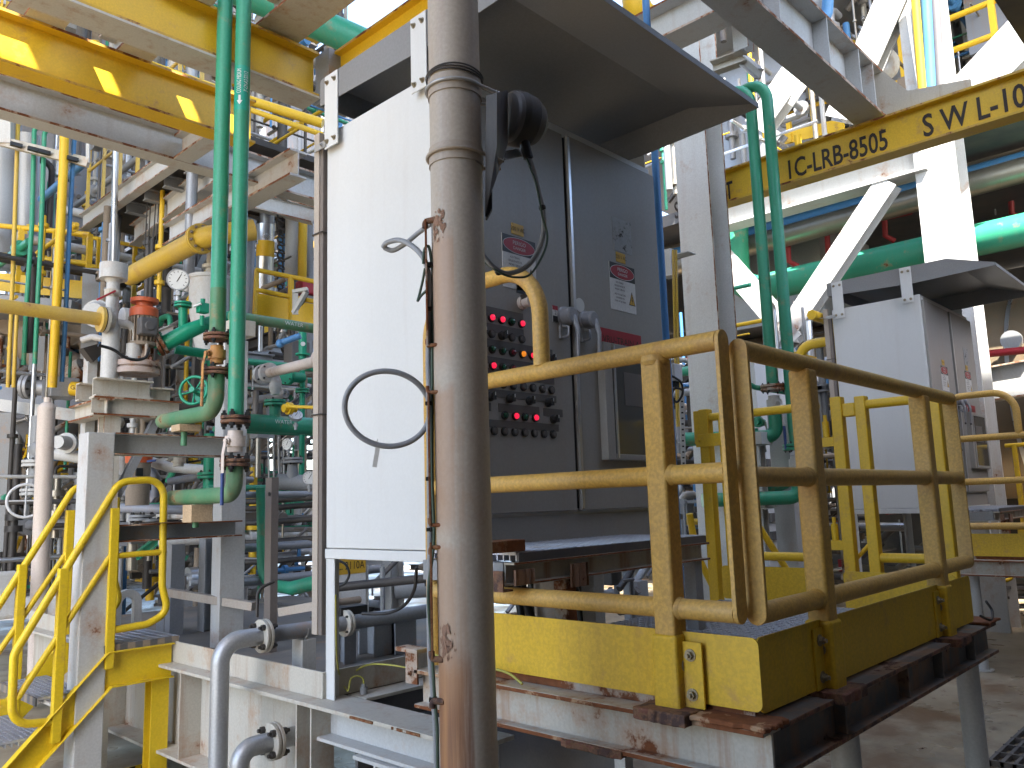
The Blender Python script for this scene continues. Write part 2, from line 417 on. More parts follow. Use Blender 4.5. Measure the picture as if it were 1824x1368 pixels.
# eyebolts and handles
for (xx, door, yy) in ((2.975, dl, YL), (3.125, dr, YR)):
    h = MB(); z = 2.49
    h.lathe((xx, yy, z), NY, [(0, .052), (.006, .052), (.010, .044), (.052, .042), (.06, .034)], 24)
    h.tube([(xx + .012, yy - .045, z + .0), (xx + .016, yy - .070, z - .07), (xx + .018, yy - .066, z - .15), (xx + .02, yy - .060, z - .235)], [.017, .012, .010, .009], n=10)
    h.box((xx + .011, yy - .068, z - .245), (xx + .029, yy - .052, z - .225), 1)
    h.build('handle', ['grey_metal', 'black'], door, .002)
    p = MB(); p.tube([(xx - .03, yy - .012, z - .05), (xx - .03, yy - .05, z - .06), (xx - .03, yy - .05, z - .105), (xx - .03, yy - .012, z - .105)], .006, bend=.01, n=8)
    p.box((xx - .045, yy - .014, z - .112), (xx - .015, yy, z - .045)); p.build('padlock_hasp', 'grey_metal', door)
# round vent plug beside right handle
p = MB(); p.lathe((3.085, YR, 2.565), NY, [(0, .035), (.003, .035)], 24); p.build('blanking_plug', 'cabinet_white', dr)
# button panel on left door
strip = lambda xa, xb, za, zb: MB().box((xa, YL - .003, za), (xb, YL, zb)).build('label_strip', 'strip_grey', dl)
for r in ((2.30, 2.678, 2.418, 2.461), (2.30, 2.678, 2.349, 2.386), (2.30, 2.875, 2.278, 2.316), (2.30, 2.875, 2.206, 2.238), (2.30, 2.88, 2.150, 2.186),
          (2.30, 2.89, 2.062, 2.096), (2.30, 2.455, 1.998, 2.034), (2.503, 2.767, 1.998, 2.036), (2.798, 2.932, 1.998, 2.034), (2.30, 2.90, 1.929, 1.962)): strip(*r)
def button(x, z, kind):
    b = MB(); c = V((x, YL, z))
    ring = [(0, .0195), (.008, .0195), (.011, .0165), (.011, .0135)]
    if kind in 'RGMAL':
        b.lathe(c, NY, ring, 16, 0, True, False); b.lathe(c, NY, [(.008, .0135), (.017, .0125), (.021, .0085), (.0225, .0)], 16, 1, False, False)
        b.build('indicator_lamp', ['black', {'R': 'lamp_red', 'G': 'lens_green', 'M': 'lens_maroon', 'A': 'lamp_amber', 'L': 'lamp_lit_green'}[kind]], dl)
    elif kind == 'K':
        b.lathe(c, NY, [(0, .021), (.009, .021), (.011, .017), (.026, .015), (.028, .012)], 16); b.box((x - .005, YL - .038, z - .016), (x + .005, YL - .024, z + .018))
        b.box((x - .0015, YL - .0395, z + .002), (x + .0015, YL - .0378, z + .017), 1); b.build('selector_knob', ['black', 'sign_white'], dl)
    else:
        b.lathe(c, NY, ring, 16, 0, True, False); b.lathe(c, NY, [(.005, .0140), (.012, .0130), (.014, .010)], 16, 1, False, True); b.build('push_button', ['black', 'strip_grey'], dl)
def row(z, xs, code):
    for x, k in zip(xs, code): button(x, z, k)
xs7 = [2.342, 2.406, 2.470, 2.534, 2.598, 2.664, 2.728, 2.793, 2.858]
row(2.412, xs7[:6], 'RRRRGR'); row(2.340, xs7[:6], 'KKPKPP'); row(2.271, xs7, 'RGGGMARGK'); row(2.198, xs7, 'GRRGMGGMR')
row(2.122, xs7, 'PPPPPPPPP'); row(2.061, [2.449, 2.570, 2.699, 2.829], 'KKKK'); row(1.985, [2.537, 2.604, 2.667, 2.735, 2.862], 'GRGRK'); row(1.914, xs7, 'PPPPPPPPP')
k = MB(); k.lathe((2.672, YL, 2.51), NY, [(0, .03), (.02, .03), (.02, .024), (.06, .026), (.062, .012), (.045, .012)], 18); k.box((2.65, YL - .055, 2.505), (2.672, YL - .015, 2.542), 1)
k.build('key_switch', ['pink_cream', 'lettering_dark'], dl)
MB().box((2.64, YL - .003, 2.555), (2.70, YL, 2.60)).build('nameplate', 'black', dl)
m = MB(); m.box((2.888, YL - .002, 2.455), (2.925, YL, 2.53)); m.box((2.888, YL - .004, 2.515), (2.925, YL - .002, 2.535), 1); m.box((2.89, YL - .004, 2.455), (2.923, YL - .002, 2.485), 2)
m.text('2', (2.907, YL - .003, 2.50), PX, NZ, .02, 2); m.build('number_sticker', ['sign_white', 'sign_red', 'black'], dl)
def danger_sign(x, z, w, h, y, door):
    b = MB(); f = y - .003
    b.box((x, f, z), (x + w, y, z + h), 0); b.box((x, f - .0006, z + h*.66), (x + w, f, z + h), 1)
    cx, cz, n = x + w*.5, z + h*.83, 32
    for k, (rx, rz, mm, dd) in enumerate(((.48, .155, 4, .001), (.465, .145, 2, .0014))):
        i = len(b.v); b.v += [V((cx + w*rx*math.cos(2*math.pi*q/n), f - dd, cz + h*rz*math.sin(2*math.pi*q/n))) for q in range(n)]; b.face([i + q for q in range(n)], mm)
    o = lambda px_, pz: (x + w*px_, f - .0006, z + h*pz)
    b.text('PERIGO', (cx, f - .001, z + h*.875), PX, NZ, h*.075, 4); b.text('DANGER', (cx, f - .001, z + h*.775), PX, NZ, h*.06, 4)
    for q, (line, sz) in enumerate((('ALTA TENSAO:', .038), ('DESLIGUE ANTES DE', .038), ('INICIAR O SERVICO', .038), ('HIGH VOLTAGE TURN', .036), ('OFF BEFORE YOU', .036), ('START UP THE WORK', .036))):
        b.text(line, o(.36, .59 - .073*q - (.035 if q > 2 else 0)), PX, NZ, h*sz, 3, wide=.74, bold=.015)
    tri = lambda s_, d_, mm: b.prism([(x + w*(.84 - s_), f - d_, z + h*.17 + 0), (x + w*(.84 + s_), f - d_, z + h*.17), (x + w*.84, f - d_, z + h*(.17 + s_*2.3))], (0, -.0003, 0), mm)
    tri(.13, .0006, 3); 
    i = len(b.v); b.v += [V((x + w*q, f - .0013, z + h*r)) for q, r in ((.735, .185), (.945, .185), (.84, .425))]; b.face([i, i+1, i+2], 5)
    i = len(b.v); b.v += [V((x + w*q, f - .0017, z + h*r)) for q, r in ((.835, .36), (.862, .35), (.845, .29), (.87, .285), (.835, .20), (.842, .262), (.815, .268))]; b.face([i + q for q in range(7)], 3)
    b.build('danger_sign', ['sign_white', 'black', 'sign_red', 'lettering_dark', 'lettering_white', 'sign_yellow'], door)
    v = MB(); v.box((cx - .045, f, z + h + .012), (cx + .035, y, z + h + .065)); v.text('220 V AC', (cx - .005, f, z + h + .038), PX, NZ, .02, 1, wide=.85); v.build('voltage_tag', ['sign_yellow', 'lettering_dark'], door)
danger_sign(2.553, 2.60 - .03, .225, .25, YL, dl)
danger_sign(3.345, 2.588, .225, .255, YR, dr)
r = MB(); r.box((3.235, YR - .003, 2.28), (3.60, YR, 2.475)); r.text('VRU-TRAIN A', (3.418, YR - .003, 2.418), PX, NZ, .038, 1, wide=1.0); r.text('COMPRESSOR', (3.418, YR - .003, 2.345), PX, NZ, .038, 1, wide=1.0)
r.build('name_board', ['sign_red', 'lettering_dark'], dr)
MB().box((3.392, YR - .002, 2.915), (3.562, YR, 3.10)).build('label_residue', 'patch_adhesive', dr)
# framed window on the right door
wx0, wx1, wz0, wz1 = 3.205, 3.80, 1.80, 2.39
b = MB()
for a, c in (((wx0, wz0), (wx0 + .065, wz1)), ((wx1 - .03, wz0), (wx1, wz1)), ((wx0 + .066, wz1 - .035), (wx1 - .031, wz1)), ((wx0 + .066, wz0), (wx1 - .031, wz0 + .03))):
    b.box((a[0], YR - .045, a[1]), (c[0], YR, c[1]))
b.build('window_frame', 'cabinet_white_shaded', dr, .003)
b = MB(); b.bar((wx0 + .078, YR - .049, wz0 + .01), (wx0 + .078, YR - .049, wz1 - .01), .012, .008, PY); b.build('window_hinge', 'silver', dr)
MB().box((wx0 + .0655, YR - .040, wz0 + .0305), (wx1 - .0305, YR - .030, wz1 - .0355)).build('window_pane', 'dark_window', dr)
b = MB(); b.box((3.37, YR - .0425, 2.08), (3.62, YR - .0405, 2.25)); b.build('window_label', 'dark_grey', dr)
# canopy with its four plates
cz0, cz1, ck, ct = 3.65, 3.79, 2.20, 1.80
pr = MB(); t = .006
pr.box((X0 - .03, ck, cz1 - t), (X1 + .03, Y1 + .02, cz1))
for xx in (X0 - .03, X1 + .03 - t):
    pr.prism([(xx, Y1 + .02, cz0), (xx, Y1 + .02, cz1 - t), (xx, ck, cz1 - t), (xx, ct, 3.66), (xx, ct, 3.632), (xx, 2.52, 3.612)], (t, 0, 0))
pr.box((X0 - .023, Y1 + .014, cz0), (X1 + .023, Y1 + .02, cz1 - t - .001))
pr.prism([(X0 - .03, ck, cz1 - .0005), (X1 + .03, ck, cz1 - .0005), (X1 + .03, ct - .002, 3.662), (X0 - .03, ct - .002, 3.662)], (0, 0, -t))
pr.box((X0 - .03, ct - .006, 3.63), (X1 + .03, ct - .003, 3.660))
pr.build('canopy', 'canopy_steel', cab)
for x, nx in ((X0 - .03, -1), (X1 + .03, 1)):
    for (ya, yb, zl) in ((3.205, 3.318, 3.395), (2.525, 2.632, 3.425)):
        p = MB(); p.box((x + nx*.001, ya, zl), (x + nx*.008, yb, 3.786))
        for yy in (ya + .025, yb - .025):
            for zz in ((3.745,) if 1 else ()): p.bolt((x + nx*.008, yy, zz), (nx, 0, 0), .009, 1)
            p.bolt((x + nx*.008, yy, zl + .035), (nx, 0, 0), .009, 1)
        p.build('canopy_bracket', ['cabinet_white', 'zinc_bolt'], cab, .002)
# ------------------------------------------------------------------ cable tray on the back edge of the cabinet
ct_ = thing('cable_duct', 'tall brown cable duct strip running up the back edge of the white cabinet', 'cable duct', 'vertical cable ducts on cabinet backs')
paint('duct_dark', (.15, .13, .12), .6, .15, dust=.2)
paint('duct_tan', (.40, .35, .30), .6, .12, streak=.3, dust=.2)
b = MB(); b.box((2.20, 3.392, 1.02), (2.25, 3.438, 3.52)); b.build('channel', 'duct_tan', ct_, .002)
b = MB(); b.box((2.206, 3.364, 1.02), (2.25, 3.3915, 3.44)); b.build('cover', 'duct_dark', ct_)
for z in (2.98, 2.06): MB().tube([(2.194, 3.36, z), (2.194, 3.445, z), (2.256, 3.445, z), (2.256, 3.36, z)], .004, bend=.008, n=6, closed=True).build('strap', 'dark_steel', ct_)
b = MB(); b.box((2.176, 3.30, 3.405), (2.182, 3.40, 3.44)); b.bolt((2.176, 3.33, 3.422), NX, .008, 0); b.bar((2.18, 3.40, 3.42), (2.20, 3.49, 3.44), .02, .006); b.build('clip', 'galv', ct_)
# ------------------------------------------------------------------ the thick foreground pipe and what hangs on it
PC = V((1.60, 1.72, 0)); PR = .079
pipe = thing('vertical_pipe', 'thick beige vertical pipe with orange rust runs in front of the white cabinet', 'pipe')
vw = V((PC.x, PC.y, 0)).normalized(); lt = V((-vw.y, vw.x, 0)); rt = -lt
pipe_stains(MATS['beige_pipe'], (lt*.86 - vw*.5).x, (lt*.86 - vw*.5).y)
b = MB(); b.lathe(PC, NZ, [(0, PR), (5.6, PR)], 64); b.build('pipe', 'beige_pipe', pipe)
def onp(a, z, r=PR): # point on the pipe surface at angle a (deg) from the viewer towards the left
    q = (-vw) * math.cos(math.radians(a)) + lt * math.sin(math.radians(a)); return V((PC.x, PC.y, z)) + q * r
for z in (2.855, 2.635):
    b = MB(); b.lathe((PC.x, PC.y, z - .02), NZ, [(0, PR + .001), (.0, PR + .004), (.055, PR + .004), (.055, PR + .001)], 64, 0, False, False); b.build('clamp_pad', 'beige_plain', pipe)
# rust sheets blistering at the welded brackets
def patch(name, zc, a0, hw, hh, mat, seed):
    rnd = random.Random(seed); b = MB(); nA, nZ = 44, 44; from mathutils import noise as mn
    for i in range(nZ + 1):
        for j in range(nA + 1):
            fa, fz = j/nA*2 - 1, i/nZ*2 - 1; e = max(0, 1 - (fa*fa + fz*fz)); 
            b.v.append(onp(a0 + fa*hw, zc + fz*hh, PR + .0008 + .003*e*(1 + mn.noise(V((fa*4, fz*4, seed))))))
    for i in range(nZ):
        for j in range(nA):
            fa, fz = (j+.5)/nA*2 - 1, (i+.5)/nZ*2 - 1
            if fa*fa + fz*fz + mn.noise(V((fa*2.6, fz*2.6, seed + 3)))*1.3 + mn.noise(V((fa*8, fz*8, seed)))*.7 < .40: q = i*(nA+1) + j; b.face([q, q+1, q+nA+2, q+nA+1], 0, True)
    b.build(name, mat, pipe)
paint('rust_blister', (.26, .155, .105), .85, .3, rust=.17, rscale=34, bump=.5, rcol=(.12, .055, .035), hcol=(.30, .18, .12))
paint('rust_run', (.36, .17, .06), .75, .3, rust=.12, rscale=9, bump=.2, streak=.9, rcol=(.17, .06, .03))
patch('rust_blister', 2.42, 46, 24, .055, 'rust_blister', 3); patch('rust_blister', 1.235, 44, 24, .06, 'rust_blister', 4)
def run(z0, z1, a0, w0, w1, seed, mat='rust_run'):
    rnd = random.Random(seed); b = MB(); nZ, nA = 60, 5; wl = wr = 0
    for i in range(nZ + 1):
        f = i/nZ; hw = (w0*(1-f) + w1*f); wl = .8*wl + .2*rnd.uniform(-1, 1)*6; wr = .8*wr + .2*rnd.uniform(-1, 1)*6
        taper = min(1, f*9, (1-f)*6 + .12)
        for j in range(nA + 1):
            g_ = j/nA*2 - 1; b.v.append(onp(a0 + (g_*hw + (wl if g_ < 0 else wr)*abs(g_))*taper, z0 + (z1-z0)*f, PR + .0005))
    for i in range(nZ):
        for j in range(nA): q = i*(nA+1) + j; b.face([q, q+1, q+nA+2, q+nA+1][::-1], 0, True)
    b.build('rust_run', mat, pipe)
# standoff strip carrying the cables
sp = thing('standoff_strip', 'rusty brown flat bar strip standing off the left side of the thick beige pipe', 'cable support')
c0 = onp(78, 0, PR + .018)
for (za, zb) in ((2.445, 2.06), (1.925, 1.545), (1.50, 1.185)):
    b = MB(); b.bar(c0 + NZ*zb, c0 + NZ*za, .026, .006, lt); b.build('flat_bar', 'rusty_steel' if za > 2.3 else 'rust', sp, .001)
for z, mt in ((2.44, 'dark_rust'), (2.063, 'rust'), (1.925, 'rust'), (1.548, 'rust'), (1.487, 'rust'), (1.185, 'dark_rust'), (1.075, 'dark_rust')):
    b = MB(); b.tube([c0 + lt*.002 + NZ*(z - .02 if z > 2.3 or z in (1.487, 1.075) else z + .02), c0 + lt*.002 + NZ*z, onp(58, z, PR - .005)], .009 if mt == 'dark_rust' else .0055, bend=.012, n=8); b.build('hook', mt, sp)
# cables down the strip
def cable(name, pts, r, mat, label, parent=None, n=10, steps=10, group=None):
    P = [V(p) for p in pts]; out = []
    for i in range(len(P) - 1):      # Catmull-Rom
        a, b_, c, d = P[max(i-1, 0)], P[i], P[i+1], P[min(i+2, len(P)-1)]
        for k in range(steps):
            t = k/steps; out.append(.5*((2*b_) + (c-a)*t + (2*a - 5*b_ + 4*c - d)*t*t + (3*b_ - a - 3*c + d)*t**3))
    out.append(P[-1]); o = MB().tube(out, r, n=n).build(name, mat, parent)
    return o if parent is not None else tag(o, label, 'cable', group)
gc = thing('grey_cable', 'grey power cable tied down the thick pipe with a big round loop hanging free', 'cable')
dz = 2.40
pt = lambda u, v, d=dz: W(u, v, d)
cable('cable', [pt(683, 440, 2.62), pt(690, 432, 2.6), pt(712, 428, 2.56), pt(738, 441, 2.48), pt(757, 465, 2.42), pt(764, 500), pt(766, 560, 2.39), pt(763, 640, 2.38), pt(765, 720, 2.36), pt(765, 850, 2.34), pt(766, 960, 2.33), pt(765, 1060, 2.32), pt(766, 1160, 2.31), pt(772, 1240, 2.30), pt(776, 1300, 2.3), pt(778, 1390, 2.3)], .0085, 'cable_grey', '', gc)
el = []
for k in range(29):
    a = math.radians(-8 + 360*k/28); el.append(pt(690 + 76*math.cos(a) - 4*math.sin(a*1.0), 728 - 67*math.sin(a) , 2.44 - .08*math.sin(math.radians(180*k/28)) ))
cable('cable_loop', [pt(763, 690, 2.37)] + el + [pt(764, 760, 2.36), pt(765, 800, 2.35)], .0085, 'cable_grey', '', gc, steps=4)
cable('pigtail', [pt(684, 441, 2.62), pt(700, 446, 2.62), pt(722, 434, 2.60), pt(745, 415, 2.56), pt(768, 398, 2.5)], .008, 'cable_grey', '', gc)
b = MB(); b.tube([pt(672, 782, 2.42), pt(673, 790, 2.42), pt(670, 800, 2.42)], .0012, n=6); b.bar(pt(673, 797, 2.42), pt(667, 832, 2.42), .013, .002, vw); b.build('cable_tag', 'sign_white', gc)
for (u, v, d) in ((766, 472, 2.40), (767, 551, 2.39), (765, 719, 2.36), (766, 853, 2.34), (767, 943, 2.335), (772, 1245, 2.3)):
    b = MB(); p = pt(u, v, d); b.lathe(p - NZ*.006, NZ, [(0, .0115), (.012, .0115)], 12); b.obox(p + lt*.006 - vw*.008, lt*.006, vw*.006, NZ*.005); b.build('cable_tie', 'black', gc)
cable('earth_wire', [pt(754, 470, 2.40), pt(756, 445, 2.40), pt(764, 440), pt(769, 470), pt(771, 500), pt(770, 570, 2.38), pt(770, 700, 2.36), pt(770, 850, 2.33), pt(773, 960, 2.32), pt(764, 1040, 2.31), pt(764, 1090, 2.30), pt(771, 1180, 2.3), pt(774, 1240, 2.29), pt(779, 1300, 2.28), pt(780, 1390, 2.28)], .0045, 'cable_green', 'thin green and yellow earth wire beside the grey cable on the thick pipe')
cable('loose_wire', [pt(757, 478, 2.40), pt(753, 500, 2.41), pt(747, 525, 2.42), pt(744, 536, 2.42), pt(749, 528, 2.42), pt(758, 519, 2.41), pt(764, 512, 2.4)], .004, 'cable_green', 'short loose green wire tail tied beside the thick pipe')
# floodlight seen from behind, clamped to the pipe
fl = thing('floodlight', 'black dome floodlight clamped to the thick pipe with a dark steel bracket, seen from behind', 'floodlight')
q = lambda u, v, d: W(u, v, d)
b = MB(); b.prism([q(866, 170, 2.42), q(885, 165, 2.40), q(885, 260, 2.40), q(871, 350, 2.42), q(864, 385, 2.43)], vw*.004); b.build('bracket', 'dark_steel', fl)
b = MB(); b.prism([q(884, 166, 2.41), q(904, 159, 2.55), q(905, 255, 2.55), q(884, 318, 2.44), q(870, 355, 2.42)], vw*.005); b.build('bracket', 'purple_steel', fl)
b = MB(); b.prism([q(864, 338, 2.50), q(877, 338, 2.50), q(877, 370, 2.50), q(868, 388, 2.50), q(864, 386, 2.50)], vw*.03); b.build('clip', 'black', fl, .003)
hd = (q(960, 195, 2.95) - q(905, 262, 2.62)).normalized(); fc = q(918, 212, 2.62)
b = MB(); b.lathe(q(908, 208, 2.60), rt*.93 + vw*.5 + NZ*(-.05), [(0, .085), (.03, .088), (.07, .082), (.10, .066), (.122, .042), (.13, .0)], 28); b.build('dome', 'dark_steel', fl)
b = MB(); b.lathe(q(904, 206, 2.565), rt*.93 + vw*.5, [(0, .07), (.006, .078), (.02, .080)], 28); b.build('lens_rim', 'dark_grey', fl)
b = MB(); b.cyl(q(930, 238, 2.6), q(941, 282, 2.6), .017, 14); b.lathe(q(941, 276, 2.6), NZ*-1, [(0, .014), (.014, .012)], 12); b.build('cable_gland', 'black', fl)
b = MB(); b.bar(q(895, 278, 2.55), q(926, 272, 2.62), .03, .004, vw); b.build('latch', 'silver', fl)
for zz, vv in ((2.862, 170), (2.645, 272)):
    b = MB(); ring = [onp(a, zz - .0 + .0*a, PR + .009) for a in range(-58, 216, 8)]
    e0, e1 = ring[0] + rt*.065 + vw*.035 - NZ*.012, ring[-1] + rt*.09 - vw*.0
    b.tube([e0] + ring + [e1], .0055, n=8); b.bolt(e0 - rt*.012, rt, .009, 0); b.build('u_bolt', 'beige_plain' if zz < 2.7 else 'galv', fl)
b = MB()
for k in range(3): b.tube([onp(a, 2.895 + .006*k + .004*math.sin(math.radians(a*2 + 40*k)), PR + .007 + .001*k) for a in range(0, 360, 10)], .0026, n=6, closed=True)
b.build('wire_binding', 'dark_steel', fl)
fcab = cable('flood_cable', [q(941, 282, 2.6), q(950, 300, 2.6), q(960, 340, 2.6), q(968, 378, 2.6), q(968, 415, 2.6), q(957, 450, 2.6), q(936, 476, 2.59), q(905, 487, 2.57), q(882, 478, 2.56), q(862, 456, 2.57), q(845, 430, 2.6)], .0085, 'cable_grey', 'grey cable loop hanging from the black floodlight across the cabinet door')
cable('lamp_earth_wire', [q(930, 262, 2.6), q(945, 300, 2.59), q(956, 332, 2.585), q(966, 385, 2.585), q(975, 420, 2.585), q(968, 452, 2.585), q(945, 488, 2.57), q(920, 494, 2.56), q(893, 487, 2.55), q(862, 466, 2.57), q(845, 450, 2.6)], .0036, 'cable_green', 'thin dark green wire looping below the grey floodlight cable')
for (u, v) in ((888, 484), (966, 370)): MB().sphere(q(u, v, 2.565 if u < 900 else 2.6), .0125, n=10).build('cable_tie', 'black', fcab)
# ------------------------------------------------------------------ access platform in front of the cabinet
PX0, PX1, PY0, PY1, PZ = 2.12, 4.30, 1.125, 2.46, .99
plat = thing('access_platform', 'rusty steel access platform with yellow toe boards in front of the large cabinet', 'platform', 'access platforms before the cabinets')
def grating(x0, x1, y0, y1, z, h, pitch, cross, name, parent, along='x'):
    b = MB(); n = int(((y1 - y0) if along == 'x' else (x1 - x0)) / pitch)
    for i in range(n + 1):
        if along == 'x':
            y = y0 + (y1 - y0)*i/n; b.box((x0, y - .003, z - h), (x1, y + .003, z))
        else:
            x = x0 + (x1 - x0)*i/n; b.box((x - .003, y0, z - h), (x + .003, y1, z))
    m = int(((x1 - x0) if along == 'x' else (y1 - y0)) / cross)
    for i in range(m + 1):
        if along == 'x':
            x = x0 + (x1 - x0)*i/m; b.box((x - .0045, y0 - .002, z - .009), (x + .0045, y1 + .002, z + .0015))
        else:
            y = y0 + (y1 - y0)*i/m; b.box((x0 - .002, y - .003, z - .009), (x1 + .002, y + .003, z + .0015))
    return b.build(name, 'grating', parent)
grating(PX0 + .05, PX1 - .05, PY0 + .06, PY1 - .02, 1.022, .034, .034, .05, 'grating', plat)
def rolled(name, p0, p1, w, h, mats, parent, up=(0, 0, 1), kind='I', tw=.012, tf=.014):
    return MB().ibeam(p0, p1, w, h, tw, tf, up, 0, 1, kind).build(name, mats, parent, .0015, 1)
paint('beam_rusty', (.46, .43, .37), .6, .15, rust=.16, rscale=4, streak=.9)
paint('beam_rusty_edge', (.40, .28, .18), .8, .25, rust=.62, rscale=7)
paint('beam_dark', (.14, .13, .12), .6, .15, rust=.18, rscale=4, streak=.9, rcol=(.07, .03, .02))
rolled('edge_beam', (2.115, 1.085, .915), (2.115, 2.52, .915), .10, .14, ['beam_rusty', 'beam_rusty_edge'], plat)
rolled('edge_beam', (2.17, 1.135, .914), (4.40, 1.135, .914), .10, .138, ['beam_dark', 'dark_rust'], plat)
rolled('edge_beam', (4.33, 1.19, .914), (4.33, 2.45, .914), .10, .138, ['beam_rusty', 'rust'], plat)
rolled('cross_beam', (2.17, 1.80, .905), (4.27, 1.80, .905), .08, .10, ['beam_dark', 'dark_rust'], plat)
for x in (2.62, 3.2, 3.6, 4.05): MB().box((x - .004, 1.092, .863), (x + .004, 1.128, .966)).build('stiffener', 'beam_dark', plat)
MB().box((2.150, 1.15, .986), (2.156, 2.46, 1.03)).build('banding', 'rusty_steel', plat); MB().box((2.16, 1.166, .986), (4.2, 1.172, 1.03)).build('banding', 'rusty_steel', plat)
# corroded flange corner plates
def ragged(name, x0, x1, y0, y1, z, t, mat, seed, parent):
    rnd = random.Random(seed); b = MB(); pts = []
    for k in range(40):
        a = k/40*4; s_ = int(a); f = a - s_
        p = [(x0 + (x1-x0)*f, y0), (x1, y0 + (y1-y0)*f), (x1 - (x1-x0)*f, y1), (x0, y1 - (y1-y0)*f)][s_]
        pts.append(V((p[0] + rnd.uniform(-.006, .006), p[1] + rnd.uniform(-.006, .006), z)))
    b.prism(pts, (0, 0, t)); return b.build(name, mat, parent, .003, 1)
ragged('corner_plate', 2.055, 2.19, 1.07, 1.30, .9855, .014, 'beam_rusty_edge', 1, plat)
ragged('scale_patch', 2.052, 2.16, 1.55, 1.78, .834, .022, 'dark_rust', 2, plat)
ragged('scale_patch', 2.052, 2.165, 1.08, 1.25, .828, .024, 'dark_rust', 6, plat)
ragged('end_plate', 4.25, 4.45, 1.08, 1.19, .985, .012, 'beam_rusty_edge', 7, plat)
def toe(p0, p1, z0, z1, th=.006, rc=.022):
    p0, p1 = V(p0), V(p1); d = (p1 - p0).normalized(); L = (p1 - p0).length; nrm = d.cross(NZ)
    pts = []
    for cx_, cz_, a0 in ((rc, rc, 180), (L - rc, rc, 270), (L - rc, z1 - z0 - rc, 0), (rc, z1 - z0 - rc, 90)):
        for k in range(5): a = math.radians(a0 + 22.5*k); pts.append(p0 + d*(cx_ + rc*math.cos(a)) + NZ*(z0 + cz_ + rc*math.sin(a)))
    return MB().prism(pts, nrm*th)
toe((2.135, 1.118, 0), (2.135, 2.47, 0), 1.015, 1.212).build('toe_board', 'toe_yellow', plat)
toe((2.16, 1.140, 0), (4.24, 1.140, 0), 1.004, 1.208).build('toe_board', 'toe_yellow', plat)
for x, y in ((2.30, 2.40), (2.37, 1.42), (2.80, 1.18), (4.22, 1.18), (4.22, 2.35)):
    b = MB(); b.lathe((x, y, 0), NZ, [(0, .09), (.012, .09), (.012, .048), (.845, .048)], 24); b.build('leg', 'steel_white', plat)
b = MB(); b.box((2.55, 1.9, 0), (2.60, 1.95, .84)); b.build('brace', 'steel_white', plat, .002)
# ------------------------------------------------------------------ guard rails
RZ = (2.06, 1.672, 1.278); RR = .030
def post(b, x, y, zt, zb=1.27, s=.04): b.box((x - s, y - s, zb), (x + s, y + s, zt))
def rail_section(label, parts, group='yellow guard rails round the platforms'):
    return thing('guard_rail', label, 'guard rail', group)
ra = rail_section('weathered yellow guard rail with a tall bent hoop, lit section next to the thick pipe', 0)
xr = 2.13
for z, r in zip(RZ, (.030, .030, .030)):
    MB().tube([(xr, 1.172, z), (xr, 2.47, z)], r, n=20).build('rail', 'rail_yellow', ra)
def endplate(p, ax, wid, z0, z1, t, parent):
    pts = []; w = wid/2
    for k in range(9): a = math.pi*k/8; pts.append(V(p) + V(ax)*(w*math.cos(a)) + NZ*(z1 - w + w*math.sin(a) - V(p).z))
    for k in range(9): a = math.pi + math.pi*k/8; pts.append(V(p) + V(ax)*(w*math.cos(a)) + NZ*(z0 + w + w*math.sin(a) - V(p).z))
    nrm = V(ax).cross(NZ); return MB().prism([q_ - nrm*t/2 for q_ in pts], nrm*t).build('end_bar', 'rail_yellow', parent, .002)
endplate((xr, 1.163, 0), (1, 0, 0), .062, RZ[2] - .031, RZ[0] + .031, .014, ra)
def square_post(x, y, zt, zb, parent, sx, sy, mat='rail_yellow', plate=None):
    o = MB(); o.box((x - .036, y - .036, zb + .0), (x + .036, y + .036, zt)); po = o.build('post', mat, parent, .011, 3)
    return po
def post_base(x, y, parent, axis, side):
    """sleeve, bolted lug and rusty foot plate; axis = direction of the rail, side = which way the outer face looks"""
    b = MB(); b.box((x - .044, y - .044, .992), (x + .044, y + .044, 1.205)); sl = b.build('sleeve', 'toe_yellow', parent, .010, 3)
    a, n = V(axis), V(side)
    c = V((x, y, 1.095)) + a*.075 + n*.010; l = MB(); l.obox(c, a*.034, n*.004, NZ*.092); l.build('lug', 'toe_yellow', parent, .002)
    for p_, n_, r_ in ((c + n*.004 + NZ*.055 - a*.004, n, .012), (c + n*.004 - NZ*.055 - a*.004, n, .012), (V((x, y, 1.118)) + a*.0445, a, .014)): MB().bolt(p_, n_, r_).build('bolt', 'zinc_bolt', parent)
    f = ragged('foot_plate', x - .098, x + .085, y - .092, y + .085, .968, .034, 'dark_rust', int(x*100), parent)
square_post(2.13, 1.395, RZ[0] - .022, 1.0, ra, 0, 0); post_base(2.13, 1.395, ra, (0, -1, 0), NX)
for z in RZ[1:]: MB().lathe((xr, 1.347, z), PY, [(0, .031), (.010, .034), (.096 - .010, .034), (.096, .031)], 20).build('weld', 'rail_yellow', ra)
MB().lathe((xr, 1.395, RZ[0] - .046), NZ, [(0, .041), (.012, .046), (.03, .044)], 20).build('weld', 'rail_yellow', ra)
MB().tube([(xr, 1.868, RZ[0] + .02), (xr, 1.868, 2.45), (xr, 2.47, 2.45), (xr, 2.47, 1.0)], .030, n=20, bend=.19, seg=10).build('hoop', 'rail_yellow', ra)
rb = rail_section('long shaded yellow guard rail along the front edge of the near platform', 0)
yr = 1.14
for z in (2.035, 1.658, 1.270):
    MB().tube([(2.195, yr, z), (4.24, yr, z)], .030, n=20).build('rail', 'rail_yellow', rb)
endplate((2.186, yr, 0), (0, 1, 0), .062, 1.270 - .031, 2.035 + .031, .014, rb)
endplate((4.249, yr, 0), (0, 1, 0), .062, 1.270 - .031, 2.035 + .031, .014, rb)
